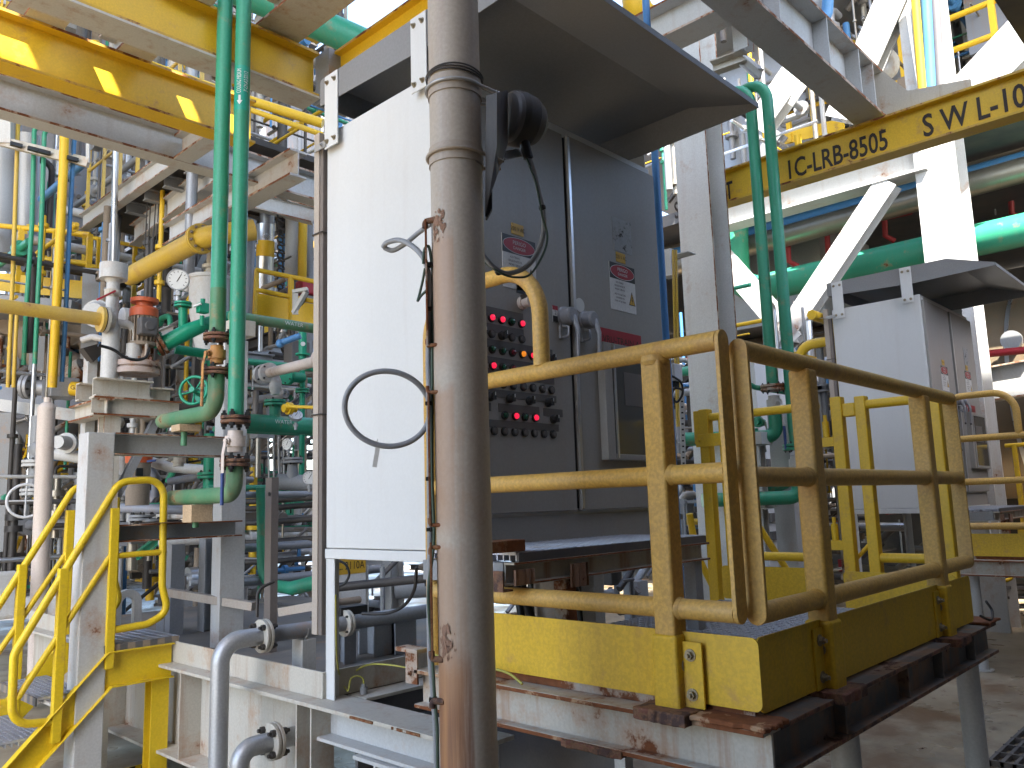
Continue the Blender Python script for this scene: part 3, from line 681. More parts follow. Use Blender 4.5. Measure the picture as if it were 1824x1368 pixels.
for x in (2.62, 3.80): square_post(x, yr, 2.035 - .02, 1.0, rb, 0, 0); post_base(x, yr, rb, (-1, 0, 0), NY)
for x in (2.62, 3.80):
    for z in (1.658, 1.270): MB().lathe((x - .048, yr, z), PX, [(0, .031), (.010, .034), (.086, .034), (.096, .031)], 20).build('weld', 'rail_yellow', rb)
rc = rail_section('short yellow guard rail right of the swing gate at the near platform far side', 0)
xg = 4.30
for z in (2.055, 1.66, 1.275): MB().tube([(xg, 1.20, z), (xg, 1.56, z)], .024, n=16).build('rail', 'yellow', rc)
for y in (1.57, 1.22): b = MB(); b.box((xg - .028, y - .028, 1.0), (xg + .028, y + .028, 2.10 if y > 1.5 else 2.05)); b.build('post', 'yellow', rc, .006)
b = MB(); b.box((xg - .028, 1.665, 1.0), (xg + .028, 1.725, 2.11)); b.box((xg - .024, 1.598, 2.0), (xg + .024, 1.664, 2.07)); b.build('hinge_post', 'yellow', rc, .006)
toe((xg - .035, 1.20, 0), (xg - .035, 1.73, 0), 1.012, 1.205).build('toe_board', 'toe_yellow', rc)
b = MB(); b.tube([(xg + .05, 1.60, 1.95), (xg + .05, 1.60, 1.35), (xg + .05, 1.73, 1.22), (xg + .05, 1.73, 1.15)], .011, bend=.03, n=8); b.build('chain_bar', 'yellow', rc)
gt = thing('swing_gate', 'yellow swing gate with a toe plate at the far end of the near platform', 'gate', 'yellow swing gates')
b = MB(); b.box((xg - .025, 2.345, 1.15), (xg + .025, 2.395, 2.09)); b.build('stile', 'yellow', gt, .008)
MB().tube([(xg, 2.46, 2.075), (xg, 1.80, 2.075)], .024, n=16).build('rail', 'yellow', gt)
MB().tube([(xg, 2.35, 1.27), (xg, 1.82, 1.27)], .024, n=16).build('rail', 'yellow', gt)
MB().tube([(xg, 1.82, 2.075), (xg, 1.82, 1.20)], .018, n=14).build('stile', 'yellow', gt)
toe((xg - .03, 1.79, 0), (xg - .03, 2.43, 0), 1.03, 1.215).build('toe_board', 'toe_yellow', gt)
for z in (1.90, 1.36):
    b = MB(); b.box((xg - .02, 1.725, z - .05), (xg + .02, 1.80, z)); b.cyl((xg - .005, 1.765, z), (xg - .005, 1.765, z + .085), .018, 12); b.cyl((xg - .005, 1.765, z + .085), (xg - .005, 1.765, z + .12), .010, 10); b.build('hinge', 'yellow', gt, .002)
lp = thing('latch_post', 'yellow square latch post with a bolted keeper plate before the tall white column', 'post')
b = MB(); b.box((xg - .032, 2.455, 1.0), (xg + .032, 2.52, 2.125)); b.build('post', 'yellow', lp, .008)
b = MB(); b.box((xg - .04, 2.37, 1.90), (xg - .034, 2.54, 1.975)); b.bolt((xg - .041, 2.515, 1.937), NX, .007); b.build('keeper_plate', 'yellow', lp, .006)
b = MB(); b.box((xg - .02, 2.52, 1.92), (xg + .02, 2.56, 2.12)); b.build('stop', 'yellow', lp, .006)
# ------------------------------------------------------------------ raised step before the doors
st = thing('cabinet_step', 'raised grating step on a grey channel frame in front of the cabinet doors', 'step')
grating(2.09, 3.34, 1.985, 2.45, 1.432, .03, .030, .045, 'grating', st)
b = MB(); b.box((2.09, 1.972, 1.40), (3.345, 1.980, 1.43)); b.build('nosing', 'dark_grey', st)
rolled('frame', (2.06, 1.99, 1.36), (3.36, 1.99, 1.36), .05, .078, ['beam_rusty', 'rust'], st, kind='C', tw=.006, tf=.008)
MB().box((2.06, 2.02, 1.325), (2.11, 2.45, 1.398)).build('frame', 'steel_grey', st)
ragged('rust_bloom', 2.055, 2.15, 1.958, 1.964, 1.325, .05, 'rust_blister', 8, st)
ragged('rust_bloom', 2.36, 2.45, 1.957, 1.963, 1.29, .085, 'rust_blister', 9, st)
for x in (2.37, 3.27):
    b = MB(); b.box((x - .03, 1.975, 1.02), (x + .03, 2.035, 1.32)); b.build('leg', 'rusty_steel' if x < 3 else 'steel_grey', st, .003)
bk = thing('timber_block', 'dark rust stained block lying on the left end of the grating step', 'block')
MB().box((1.96, 1.975, 1.436), (2.13, 2.06, 1.476)).build('block', 'rust', bk, .003)
cl = thing('steel_bracket', 'small rusted angle bracket at the left end of the step frame', 'bracket')
MB().ibeam((2.03, 1.97, 1.34), (2.03, 2.06, 1.34), .05, .07, .006, .006, kind='L').build('bracket', 'dark_rust', cl)
# cables hanging below the cabinet
for k in range(9):
    x = 2.40 + .115*k; y = 2.62 + .05*(k % 3)
    cable('power_cable', [(x, y, 1.40), (x + .01*(k % 4), y + .01, 1.2), (x + .04*math.sin(k*2.1), y - .03, .98), (x + .10*math.sin(k*3.3), y + .06, .74), (x + .1, y + .5, .60)], .018 + .004*(k % 3), 'black',
          'thick black power cable dropping from the bottom of the large cabinet', group='black cables under the large cabinet', n=10, steps=6)
jb = thing('cable_transit', 'pale grey round cable gland pot behind the platform below the cabinet step', 'duct')
b = MB(); b.lathe((3.02, 2.62, .74), NZ, [(0, .10), (.62, .10)], 24); b.build('pot', 'pink_cream', jb)
b = MB(); b.box((3.20, 2.52, .74), (3.28, 2.60, 1.371)); tag(b.build('support_post', 'steel_white', None, .003), 'white square support post under the right half of the cabinet', 'post')
cable('bonding_wire', [(2.09, 2.42, 1.045), (2.085, 2.25, 1.02), (2.08, 2.10, 1.03), (2.075, 2.02, 1.025), (2.07, 1.955, 1.0)], .0045, 'cable_yellow', 'cut yellow bonding wire lying on the platform beam beside the thick pipe')
cable('bonding_wire', [(4.22, 1.10, 1.03), (4.34, 1.09, 1.0), (4.42, 1.10, 1.03), (4.42, 1.12, 1.07), (4.47, 1.13, 1.06)], .006, 'dark_steel', 'dark bonding wire looped at the far end of the platform beam')
b = MB(); b.box((2.04, 2.47, 1.05), (2.10, 2.60, 1.065)); b.box((2.065, 2.50, .93), (2.072, 2.57, 1.05)); b.bolt((2.065, 2.535, .97), NX, .01); tag(b.build('beam_clip', 'rusty_steel'), 'small rusty bolted clip left of the thick pipe', 'clip')
# ------------------------------------------------------------------ skid
sk = thing('equipment_skid', 'cream painted steel skid frame with stiffener plates and rust streaks below the cabinet', 'skid')
SX, SY0, SY1 = 2.21, 2.24, 7.6
b = MB(); b.box((2.20, 3.345, .738), (2.212, SY1, .857)); b.box((2.2125, 3.345, .738), (3.9, 3.357, .857)); b.build('coaming', 'cream', sk, .002)
b = MB(); b.box((2.115, SY0, .720), (2.32, SY1, .7375)); b.build('top_flange', 'cream_edge' if 0 else 'cream', sk, .002)
b = MB(); b.box((2.245, 3.42, .262), (2.257, SY1, .7195)); b.build('web', 'cream', sk)
b = MB(); b.box((2.115, 3.25, .245), (2.32, SY1, .2615)); b.build('bottom_flange', 'cream', sk, .002)
for y in (3.32, 3.44, 4.02 + .62, 5.7, 6.6):
    MB().box((2.122, y - .005, .262), (2.2445 if y > 3.33 else 2.244, y + .005, .7195)).build('stiffener', 'cream', sk, .001, 1)
b = MB(); b.box((2.15, 2.24, .575), (2.30, 3.314, .590)); b.box((2.225, 2.24, .5905), (2.237, 3.40, .7195)); b.build('chord', 'steel_white', sk, .001, 1)
b = MB(); b.ibeam((2.13, 2.86, .495), (4.0, 2.86, .495), .30, .15, .012, .015, m=0, me=1); b.build('cross_beam', ['steel_white', 'steel_white'], sk)
b = MB(); b.box((2.34, 3.20, .7205), (4.0, 3.343, .736)); b.build('sill', 'cream', sk, .001, 1)
b = MB(); b.box((2.33, 3.358, .60), (4.6, 7.6, .74)); b.build('deck_plate', 'plate_dark', sk)
b = MB(); b.box((2.7, 2.05, .2), (2.72, 3.2, .72)); b.box((2.3, 3.21, .2), (4.0, 3.23, .719)); b.build('inner_web', 'dark_grey', sk)
ragged('rust_patch', 2.1145, 2.116, 2.55, 2.72, .7235, .011, 'rust', 11, sk); ragged('rust_patch', 2.1145, 2.116, 2.85, 3.0, .7235, .011, 'rust', 12, sk)
eb = thing('earth_boss', 'small round grey earthing boss with a thin yellow wire on the skid sill', 'earth boss')
e = W(648, 1236, z=.737)
b = MB(); b.lathe(e, NZ, [(0, .018), (.03, .018), (.03, .011), (.045, .011)], 14); b.build('boss', 'steel_grey', eb)
cable('wire', [e + NZ*.045, e + V((-.005, 0, .07)), e + V((-.03, .01, .085)), e + V((-.06, .02, .075)), e + V((-.09, 0, .03)), W(607, 1210, z=.80), W(601, 1180, z=.92), W(599, 1140, z=1.05), W(598, 1060, z=1.25)], .004, 'cable_yellow', '', eb)
cable('wire', [W(615, 1210, z=.79), W(650, 1186, z=.86), W(690, 1184, z=.88), W(750, 1194, z=.86)], .004, 'cable_yellow', '', eb)
# pipe crossing the coaming
dp = thing('drain_pipe', 'grey flanged drain pipe rising from the deck and bending over the skid coaming', 'pipe')
b = MB(); zc = .985; yv = 3.82
b.tube([(1.94, yv, 0), (1.94, yv, zc), (2.15, yv, zc)], .044, n=20, bend=.115, seg=10); b.build('riser', 'galv', dp)
MB().tube([(2.17, yv, zc), (3.6, yv, zc)], .040, n=20).build('run', 'steel_grey', dp)
MB().flange((2.165, yv, zc), PX, .082, .016, 0, 1, 4, bs=.19).build('flange', ['cream', 'dark_steel'], dp)
MB().flange((2.66, yv, zc), PX, .07, .014, 0, 1, 4).build('flange', ['cream', 'black'], dp)
b = MB(); b.tube([(2.13, yv, zc + .095), (2.13, yv, zc + .23), (2.22, yv, zc + .26)], .008, bend=.05, n=8); b.build('strap', 'dark_steel', dp)
b = MB(); b.tube([(2.40, yv, zc - .06), (2.40, yv - .045, zc), (2.40, yv, zc + .045), (2.40, yv + .045, zc), (2.40, yv, zc - .06)], .006, bend=.03, n=8); b.box((2.36, yv - .05, .742), (2.44, yv + .05, zc - .045)); b.build('pipe_support', 'steel_white', dp)
ds = thing('drain_stub', 'short grey elbow stub with a bolted flange on the web of the cream skid', 'pipe')
b = MB(); b.tube([(2.22, 3.60, .535), (1.93, 3.60, .535), (1.93, 3.585, .0)], .044, n=20, bend=.07, seg=8); b.build('elbow', 'galv', ds)
MB().flange((2.10, 3.60, .535), PX, .084, .018, 0, 1, 4, bs=.2).build('flange', ['cream', 'dark_steel'], ds)
# small I section plinths on the skid deck
for k, (u, v, w, h) in enumerate(((668, 1090, .16, .20), (705, 1085, .20, .21), (615, 1105, .10, .17))):
    c = W(u, v + 75, z=.742); t = thing('pipe_stool', 'grey steel pipe stool standing on the skid deck seen below the cabinet', 'pipe stool', 'pipe stools on the skid deck')
    b = MB(); b.ibeam((c.x, c.y, .742), (c.x, c.y, .742 + h), w*.8, w, .01, .012, up=PY); b.build('stub', 'steel_grey', t); MB().box((c.x - w*.6, c.y - w*.6, .742 + h + .001), (c.x + w*.6, c.y + w*.6, .742 + h + .013)).build('plate', 'steel_white', t)
# ------------------------------------------------------------------ stairs at the left
sy0, sy1 = 4.90, 5.62
sn = thing('steel_stair', 'bright yellow steel stair with dark grating treads at the lower left', 'stair')
S_ = lambda u, v, y=sy0: W(u, v, y=y)
for y in (sy0 + .02, sy1 - .02):
    b = MB(); b.prism([(1.0, y, 0.0), (1.16, y, 0.0), (1.845, y, .665), (2.19, y, .665), (2.19, y, .845), (1.82, y, .845)], (0, .008 if y > 5.2 else -.008, 0))
    yo = y - .05 if y < 5.2 else y + .05
    b.prism([(1.16, y, .001), (1.845, y, .666), (1.845, yo, .666), (1.16, yo, .001)], (0, 0, -.008)); b.prism([(1.845, y, .665), (2.19, y, .665), (2.19, yo, .665), (1.845, yo, .665)], (0, 0, -.008))
    b.prism([(1.0, y, .0), (1.82, y, .845), (1.82, yo, .845), (1.0, yo, .0)], (0, 0, .008)); b.prism([(1.82, y, .845), (2.19, y, .845), (2.19, yo, .845), (1.82, yo, .845)], (0, 0, .008))
    b.build('stringer', 'stair_yellow', sn, .001, 1)
def tread(x0, x1, z):
    grating(x0, x1, sy0 + .03, sy1 - .03, z, .03, .03, .04, 'tread', sn, 'y')
    b = MB(); n = 14
    for k in range(n): y = sy0 + .03 + (sy1 - sy0 - .06)*k/n; b.box((x0 - .012, y, z - .04), (x0 - .004, y + (sy1 - sy0 - .06)/n, z + .002), k % 2)
    b.build('nosing', ['dark_grey', 'mud'], sn)
for k in range(3): tread(1.13 + .17*k + .02, 1.36 + .17*k + .03, .30 + .19*k - .02)
grating(1.80, 2.225, sy0 + .0, sy1, .885, .034, .034, .05, 'landing', sn)
b = MB()
for k in range(10): x = 1.80 + .042*k; b.box((x, sy0 - .012, .845), (x + .042, sy0 - .004, .888), k % 2)
b.build('nosing', ['dark_grey', 'mud'], sn)
b = MB(); b.ibeam((2.13, sy0 + .06, 0), (2.13, sy0 + .06, .66), .10, .10, .008, .010, up=PY); b.build('leg', 'stair_yellow', sn)
for y, lab in ((sy0, 'near'), (sy1, 'far')):
    o = lambda u, v: W(u, v, y=sy0) + V((0, y - sy0, 0))
    loop = [o(22, 1290), o(24, 1165), o(212, 862), o(290, 853), o(290, 1110), o(205, 1122)]
    b = MB(); b.tube([o(108, 1284)] + [o(20, 1292), o(25, 1165), o(213, 858), o(292, 853), o(289, 1045), o(300, 1090), o(262, 1112), o(203, 1122)], .021, n=14, bend=.10, seg=8); b.build('handrail', 'stair_yellow', sn)
    MB().tube([o(30, 1246), o(200, 985)], .017, n=12).build('mid_rail', 'stair_yellow', sn)
    MB().tube([o(198, 991), o(291, 983)], .017, n=12).build('mid_rail', 'stair_yellow', sn)
    for (u, v0, v1) in ((113, 1012, 1320), (204, 905, 1190)):
        p1_, p0_ = o(u, v0), o(u, v1); b = MB(); b.box((p1_.x - .024, y - .024, p0_.z), (p1_.x + .024, y + .024, p1_.z)); b.build('baluster', 'stair_yellow', sn, .005)
kp = thing('kick_plate', 'yellow and black striped hazard plate on the deck beside the stair foot', 'hazard plate')
a, c = W(205, 1345, z=.02), W(250, 1345, z=.02)
b = MB()
for k in range(7): b.prism([(1.72 + .07*k, 5.10, .01), (1.755 + .07*k, 5.10, .01), (1.80 + .07*k, 5.10, .15), (1.765 + .07*k, 5.10, .15)], (0, -.0015, 0), 1)
b.box((1.70, 5.102, .01), (2.24, 5.112, .15), 0); b.build('plate', ['stair_yellow', 'black'], kp)
# ------------------------------------------------------------------ pipe support frame at the left
YP = 4.898
fr = thing('pipe_support', 'white square post frame carrying two horizontal channels left of the green pipes', 'pipe support')
b = MB(); b.box((1.667, YP, 0), (1.815, YP + .15, 2.078)); b.build('post', 'steel_white', fr, .006, 3)
rolled('channel', (1.816, YP + .05, 2.017), (2.62, YP + .05, 2.017), .10, .13, ['steel_white', 'cream_edge'], fr, kind='C', tw=.008, tf=.01)
rolled('channel', (1.816, YP + .05, 1.50), (2.62, YP + .05, 1.50), .10, .10, ['steel_grey', 'cream_edge'], fr, kind='C', tw=.008, tf=.01)
b = MB(); b.box((2.55, YP + .15, .745), (2.72, YP + .27, 2.76)); b.build('post', 'steel_white', fr, .004)
b = MB(); b.box((2.54, YP + .02, 2.765), (2.70, YP + .15, 2.87)); b.build('head_block', 'cream', fr, .003)
# ------------------------------------------------------------------ green cooling pipes with valves
def VP(u, v, d): return W(u, v, d)
def gauge(name, label, c, facing, r, group=None):
    t = thing(name, label, 'gauge', group); f = V(facing).normalized()
    b = MB(); b.lathe(V(c) - f*r*.45, f, [(0, r*.9), (0, r), (r*.5, r), (r*.5, r*.9), (r*.42, r*.88)], 24, 0, True, False); b.build('case', 'silver', t)
    b = MB(); b.lathe(V(c), f, [(0, r*.9), (.001, r*.9)], 24, 0); _, u_, w_ = MB.frame(f)
    up = (NZ - f*f.z).normalized(); sd = up.cross(f)
    b.bar(V(c) + f*.002 - up*r*.2 - sd*r*.1, V(c) + f*.002 + up*r*.5 + sd*r*.3, r*.07, .001, f, 1)
    for k in range(11):
        a = math.radians(225 - 27*k); q_ = up*math.sin(a) + sd*math.cos(a); b.bar(V(c) + f*.002 + q_*r*.64, V(c) + f*.002 + q_*r*.80, r*.05, .001, f, 1)
    b.build('dial', ['gauge_face', 'black'], t)
    b = MB(); b.cyl(V(c) - f*r*.3 - NZ*r*.9, V(c) - f*r*.3 - NZ*r*2.0, r*.22, 10); b.lathe(V(c) - f*r*.3 - NZ*r*1.5, NZ, [(0, r*.36), (r*.35, r*.36)], 6, 0, smooth=False); b.build('stem', 'galv', t)
    return t
def ball_valve(parent, c, r, body='pink_cream', hand='cream', grip='dark_blue', axis=NZ, side=NX, down=True):
    c = V(c); s_ = V(side)
    b = MB(); b.lathe(c - V(axis)*r*1.0, axis, [(0, r*.7), (r*.5, r*.72), (r*.5, r*.95), (r*1.5, r*.95), (r*1.5, r*.72), (r*2, r*.7)], 20)
    b.cyl(c, c + s_*r*1.35, r*.3, 12); b.lathe(c + s_*r*1.3, s_, [(0, r*.22), (r*.3, r*.22)], 6, smooth=False); v = b.build('valve', body, parent, .002)
    e0 = c + s_*r*1.5; dn = (-NZ if down else PY)
    m1 = e0 + s_*r*.35 + dn*r*1.3; m2 = m1 + dn*r*1.7; m3 = m2 + dn*r*2.9
    b = MB(); b.bar(e0, m1, r*.34, r*.09, s_); b.bar(m1, m2, r*.34, r*.09, s_); b.cyl(m2, m3, r*.17, 10, 1); b.build('lever', [hand, grip], v)
    return v
R3 = .0445
g1 = thing('cooling_pipe', 'left of two tall green pipes, dirty at its foot above a rusty orange valve', 'pipe', 'pair of tall green vertical pipes')
A1 = VP(393, 590, 4.72); A1 = V((2.155, 4.36, A1.z))
b = MB(); b.tube([(A1.x, A1.y, 6.2), (A1.x, A1.y, 2.62)], R3, n=24); b.build('pipe', 'green', g1)
b = MB(); b.lathe((A1.x, A1.y, 2.615), NZ, [(0, R3 + .0006), (.27, R3 + .0006)], 24, 0, False, False); b.build('grime', 'green_worn', g1)
MB().flange((A1.x, A1.y, 2.60), NZ, .078, .016, 0, 1, 4, bs=.17).build('flange', ['dark_rust', 'black'], g1)
paint('valve_orange', (.45, .22, .06), .6, .2, rust=.3, rscale=14)
v_ = ball_valve(g1, (A1.x, A1.y, 2.497), .052, 'valve_orange', 'valve_orange', 'valve_orange', NZ, NX + NY*.3, True)
MB().flange((A1.x, A1.y, 2.40), NZ, .078, .016, 0, 1, 4, bs=.17).build('flange', ['dark_rust', 'black'], g1)
b = MB(); b.tube([(A1.x, A1.y, 2.385), (A1.x, A1.y, 2.17), (A1.x - .03, A1.y + .62, 2.17)], .046, n=24, bend=.115, seg=10); b.sphere((A1.x - .03, A1.y + .62, 2.17), .046); b.tube([(A1.x - .02, A1.y + .35, 2.17), (A1.x - .02, A1.y + .35, 2.0)], .018, n=12); b.build('elbow', 'green_worn', g1)
g2 = thing('cooling_pipe', 'right of two tall green pipes, with white writing on a teal band', 'pipe', 'pair of tall green vertical pipes')
A2 = V((2.225, 4.26, 0))
b = MB(); b.tube([(A2.x, A2.y, 6.2), (A2.x, A2.y, 2.135)], R3, n=24); b.build('pipe', 'green', g2)
fv = V((-A2.x, -A2.y, 0)).normalized(); fr_ = V((fv.y * -1, fv.x, 0)); 
zb0, zb1 = W(421, 180, 4.7).z, W(421, 92, 4.7).z
b = MB(); b.lathe((A2.x, A2.y, zb0), NZ, [(0, R3 + .0008), (zb1 - zb0, R3 + .0008)], 24, 0, False, False)
def curved_text(b, body, zc, a_off, h, m, wide=1.0):
    """lettering that runs down the pipe, wrapped on its surface"""
    i = len(b.v); b.text(body, (0, 0, 0), PX, PY, h, m, wide, 0, 'CENTER')
    for k in range(i, len(b.v)):
        t, s_ = b.v[k].x, b.v[k].y; a = -s_/R3 + a_off
        q_ = fv*math.cos(a) + fr_*math.sin(a); b.v[k] = V((A2.x, A2.y, zc + t)) + q_*(R3 + .003)
curved_text(b, 'COOLING MEDIUM', (zb0*.36 + zb1*.64), -.40, .026, 1, .50)
curved_text(b, '3"-CM-A2-52112', (zb0*.36 + zb1*.64), .50, .026, 1, .52)
za = zb0 + .03
for pts in (((-.006, .06), (.006, .06), (.006, .028), (-.006, .028)), ((-.017, .028), (.017, .028), (0, 0))):
    hw_ = abs(pts[0][0])
    for k in range(8):
        i = len(b.v); s0, s1 = -hw_ + 2*hw_*k/8, -hw_ + 2*hw_*(k + 1)/8
        lo_ = lambda q_: pts[2][1] if len(pts) == 4 else abs(q_)/hw_*pts[0][1]
        for (s_, t) in ((s0, pts[0][1]), (s1, pts[0][1]), (s1, lo_(s1)), (s0, lo_(s0))):
            a = s_/R3 - .30; b.v.append(V((A2.x, A2.y, za + t)) + (fv*math.cos(a) + fr_*math.sin(a))*(R3 + .003))
        b.face([i, i + 1, i + 2, i + 3], 1)
b.build('label_band', ['green_label', 'lettering_white'], g2)
MB().flange((A2.x, A2.y, 2.118), NZ, .082, .018, 0, 1, 4, bs=.2).build('flange', ['dark_rust', 'black'], g2)
ball_valve(g2, (A2.x, A2.y, 1.995), .060, 'pink_cream', 'pink_cream', 'dark_blue', NZ, NX*.8 + NY*.3, True)
MB().flange((A2.x, A2.y, 1.875), NZ, .082, .018, 0, 1, 4, bs=.2).build('flange', ['dark_rust', 'black'], g2)
b = MB(); b.tube([(A2.x, A2.y, 1.855), (A2.x, A2.y, 1.70), (A2.x - .03, A2.y + .72, 1.70)], .046, n=24, bend=.115, seg=10); b.sphere((A2.x - .03, A2.y + .72, 1.70), .046); b.tube([(A2.x - .02, A2.y + .42, 1.70), (A2.x - .02, A2.y + .42, 1.52)], .018, n=12); b.build('elbow', 'green_worn', g2)
b = MB()
for k, (p, y) in enumerate(((A1, .33), (A2, .40))):
    z = (2.125, 1.655)[k]; t = thing('wood_block', ['pale timber block wedged under the upper green elbow pipe', 'pale timber block wedged under the lower green elbow pipe on the grey channel'][k], 'block')
    MB().box((p.x - .075, p.y + y - .04, (2.083, 1.551)[k] + .0), (p.x + .055, p.y + y + .075, z - .002)).build('block', 'wood', t, .003)
rp = thing('packing_plate', 'thin rusted packing plate under the lower timber block', 'plate'); 
ragged('plate', 2.02, 2.30, YP - .09, YP + .12, 1.551 - .0, .004, 'dark_rust', 21, rp)
# ------------------------------------------------------------------ pump stand and its equipment
ST = 5.2     # depth of the stand
sd_ = thing('pump_stand', 'rust stained cream steel stand under the orange topped motor, left of the green pipes', 'stand')
def slab(name, pts, h, mat, parent, bev=.002):
    b = MB(); b.prism(pts, (0, 0, h)); return b.build(name, mat, parent, bev, 1)
pz = W(200, 700, 5.2).z; y0_ = W(170, 705, 5.2).y
y0_ = 5.42; xa, xb = W(168, 690, y=y0_).x, W(312, 700, y=y0_).x; zt_ = W(168, 672, y=y0_).z
b = MB(); b.ibeam((xa, y0_, zt_ - .06), (xb - .16, y0_, zt_ - .06), .07, .12, .008, .01, kind='C'); b.build('channel', 'cream', sd_, .001, 1)
b = MB(); b.ibeam((xa, y0_ + .3, zt_ - .06), (xb, y0_ + .3, zt_ - .06), .07, .12, .008, .01, kind='C'); b.build('channel', 'cream', sd_, .001, 1)
b = MB(); b.ibeam((xb - .15, y0_ + .05, zt_ - .08), (xb - .0, y0_ + .05, zt_ - .08), .07, .10, .008, .01, kind='C'); b.build('channel', 'cream', sd_, .001, 1)
zl_ = W(205, 740, y=y0_ - .05).z
b = MB(); b.ibeam((xa - .02, y0_ - .02, zt_ - .185), (xb + .02, y0_ - .02, zt_ - .185), .09, .12, .008, .012, m=0, me=1); b.ibeam((xa + .06, y0_ - .06, zt_ - .19), (xa + .06, y0_ + .5, zt_ - .19), .09, .11, .008, .012, m=0, me=1); b.build('beam', ['cream', 'cream_edge'], sd_)
xl = W(197, 760, y=y0_).x
b = MB(); b.ibeam((xl, y0_ + .02, .0), (xl, y0_ + .02, zt_ - .246), .10, .10, .008, .01, up=PY, m=0, me=1); b.build('leg', ['cream', 'cream_edge'], sd_)
b = MB(); b.bar((xl + .06, y0_ + .02, zt_ - .75), (xb - .12, y0_ + .02, zt_ - .26), .05, .05); b.build('brace', 'steel_grey', sd_)
mt = thing('pump_motor', 'vertical pump motor with orange fan cover and dirty ribbed body on the cream stand', 'motor')
mc = W(253, 655, y=y0_ + .12); mz = lambda v: W(253, v, y=y0_ + .12).z
b = MB(); r = .115
b.lathe((mc.x - .03, mc.y, mz(668)), NZ, [(0, r*1.25), (.035, r*1.25), (.035, r*1.1), (.05, r*1.1), (.05, r*1.25), (.085, r*1.25)], 28)
for k in range(10): a = 2*math.pi*k/10; b.lathe((mc.x - .03 + r*1.1*math.cos(a), mc.y + r*1.1*math.sin(a), mz(668) + .085), NZ, [(0, .010), (.02, .010)], 6, 1, smooth=False)
paint('pump_base', (.40, .33, .31), .7, .2, rust=.25, rscale=10, dust=.4, rcol=(.16, .07, .06)); b.build('base_flange', ['pump_base', 'dark_rust'], mt)
b = MB(); b.lathe((mc.x, mc.y, mz(645)), NZ, [(0, .06), (.05, .06), (.05, .045), (.12, .045)], 18); b.build('coupling', 'rusty_steel', mt)
for k in range(3): a = 2*math.pi*(k + .2)/3; MB().cyl((mc.x + .085*math.cos(a), mc.y + .085*math.sin(a), mz(648)), (mc.x + .085*math.cos(a), mc.y + .085*math.sin(a), mz(616)), .012, 8).build('tie_rod', 'rusty_steel', mt)
b = MB(); b.lathe((mc.x, mc.y, mz(617)), NZ, [(0, .095), (.02, .095), (.02, .082), (mz(565) - mz(617), .082)], 24)
for k in range(22): a = 2*math.pi*k/22; b.bar((mc.x + .088*math.cos(a), mc.y + .088*math.sin(a), mz(610)), (mc.x + .088*math.cos(a), mc.y + .088*math.sin(a), mz(566)), .005, .016, (math.cos(a), math.sin(a), 0))
b.build('body', 'mud', mt)
b = MB(); h_ = mz(548) - mz(565); b.lathe((mc.x, mc.y, mz(565)), NZ, [(0, .092), (h_*.8, .092), (h_, .080), (h_, .055), (h_*1.5, .055), (h_*1.5, .088), (h_*1.9, .092), (h_*1.9, .02)], 26); b.build('fan_cover', 'orange', mt)
b = MB(); q_ = W(262, 582, y=y0_ - .0); b.obox(q_, (.055, 0, 0), (0, .04, 0), (0, 0, .058)); b.lathe(q_ + NY*.04, NY, [(0, .032), (.012, .028)], 18); b.build('terminal_box', 'dark_grey', mt, .008, 2)
cable('motor_cable', [W(175, 615, y=5.30), W(200, 622, y=5.3), W(222, 636, y=5.3), W(243, 641, y=5.3), W(260, 636, y=5.32), W(266, 620, y=5.35)], .010, 'black', 'black cable sagging from the white pipe to the orange topped pump motor')
wp = thing('vent_pipe', 'white vertical vent pipe with a wide cup top and a rusty lever valve', 'pipe')
wd = 5.45; w0, w1 = W(200, 820, wd), W(202, 500, wd); wx, wy = w1.x, w1.y; zz = lambda v: W(201, v, wd).z
b = MB(); b.lathe((wx, wy, zz(790)), NZ, [(0, .055), (zz(575) - zz(790), .055)], 20); b.lathe((wx, wy, zz(575)), NZ, [(0, .04), (zz(505) - zz(575), .04)], 18); b.lathe((wx, wy, zz(505)), NZ, [(0, .04), (.04, .065), (.06, .085)], 20)
b.build('pipe', 'steel_white', wp)
b = MB(); b.lathe((wx, wy, zz(498)), NZ, [(0, .088), (zz(470) - zz(498), .088)], 28); b.build('cup', 'steel_white', wp, .003)
b = MB(); b.lathe((wx, wy, zz(530)), NZ, [(0, .055), (.045, .055)], 8, smooth=False); b.cyl((wx, wy, zz(525)), (wx - .02, wy - .085, zz(525)), .022, 10); va = b.build('valve', 'cream', wp)
b = MB(); b.bar((wx - .02, wy - .09, zz(525)), (wx - .13, wy - .1, zz(546)), .025, .012); b.build('lever', 'red_pipe', va)
b = MB(); b.tube([(wx + .02, wy - .03, zz(578)), (wx + .14, wy - .03, zz(578)), (wx + .14, wy - .03, zz(612))], .026, n=14, bend=.06); b.build('branch', 'steel_white', wp)
b = MB(); b.lathe((wx + .14, wy - .03, zz(648)), NZ, [(0, .05), (.13, .05)], 14); b.build('filter', 'steel_white', wp)
yp_ = thing('yellow_pipe', 'horizontal yellow pipe from the left edge flanged onto the white vent pipe', 'pipe')
e0 = V((wx - .085, wy - .05, zz(577))); 
b = MB(); b.tube([e0, e0 + V((-2.2, 0, 0))], .043, n=18); b.lathe(e0 - PX*.01, PX, [(0, .085), (.02, .085)], 24); b.build('pipe', 'pipe_yellow', yp_)
b = MB(); b.lathe(e0 + PX*.013, PX, [(0, .083), (.004, .083)], 24, 1); b.lathe(e0 + PX*.018, PX, [(0, .085), (.02, .085), (.02, .05), (.06, .05)], 24); b.build('flange', ['cream', 'black'], yp_)
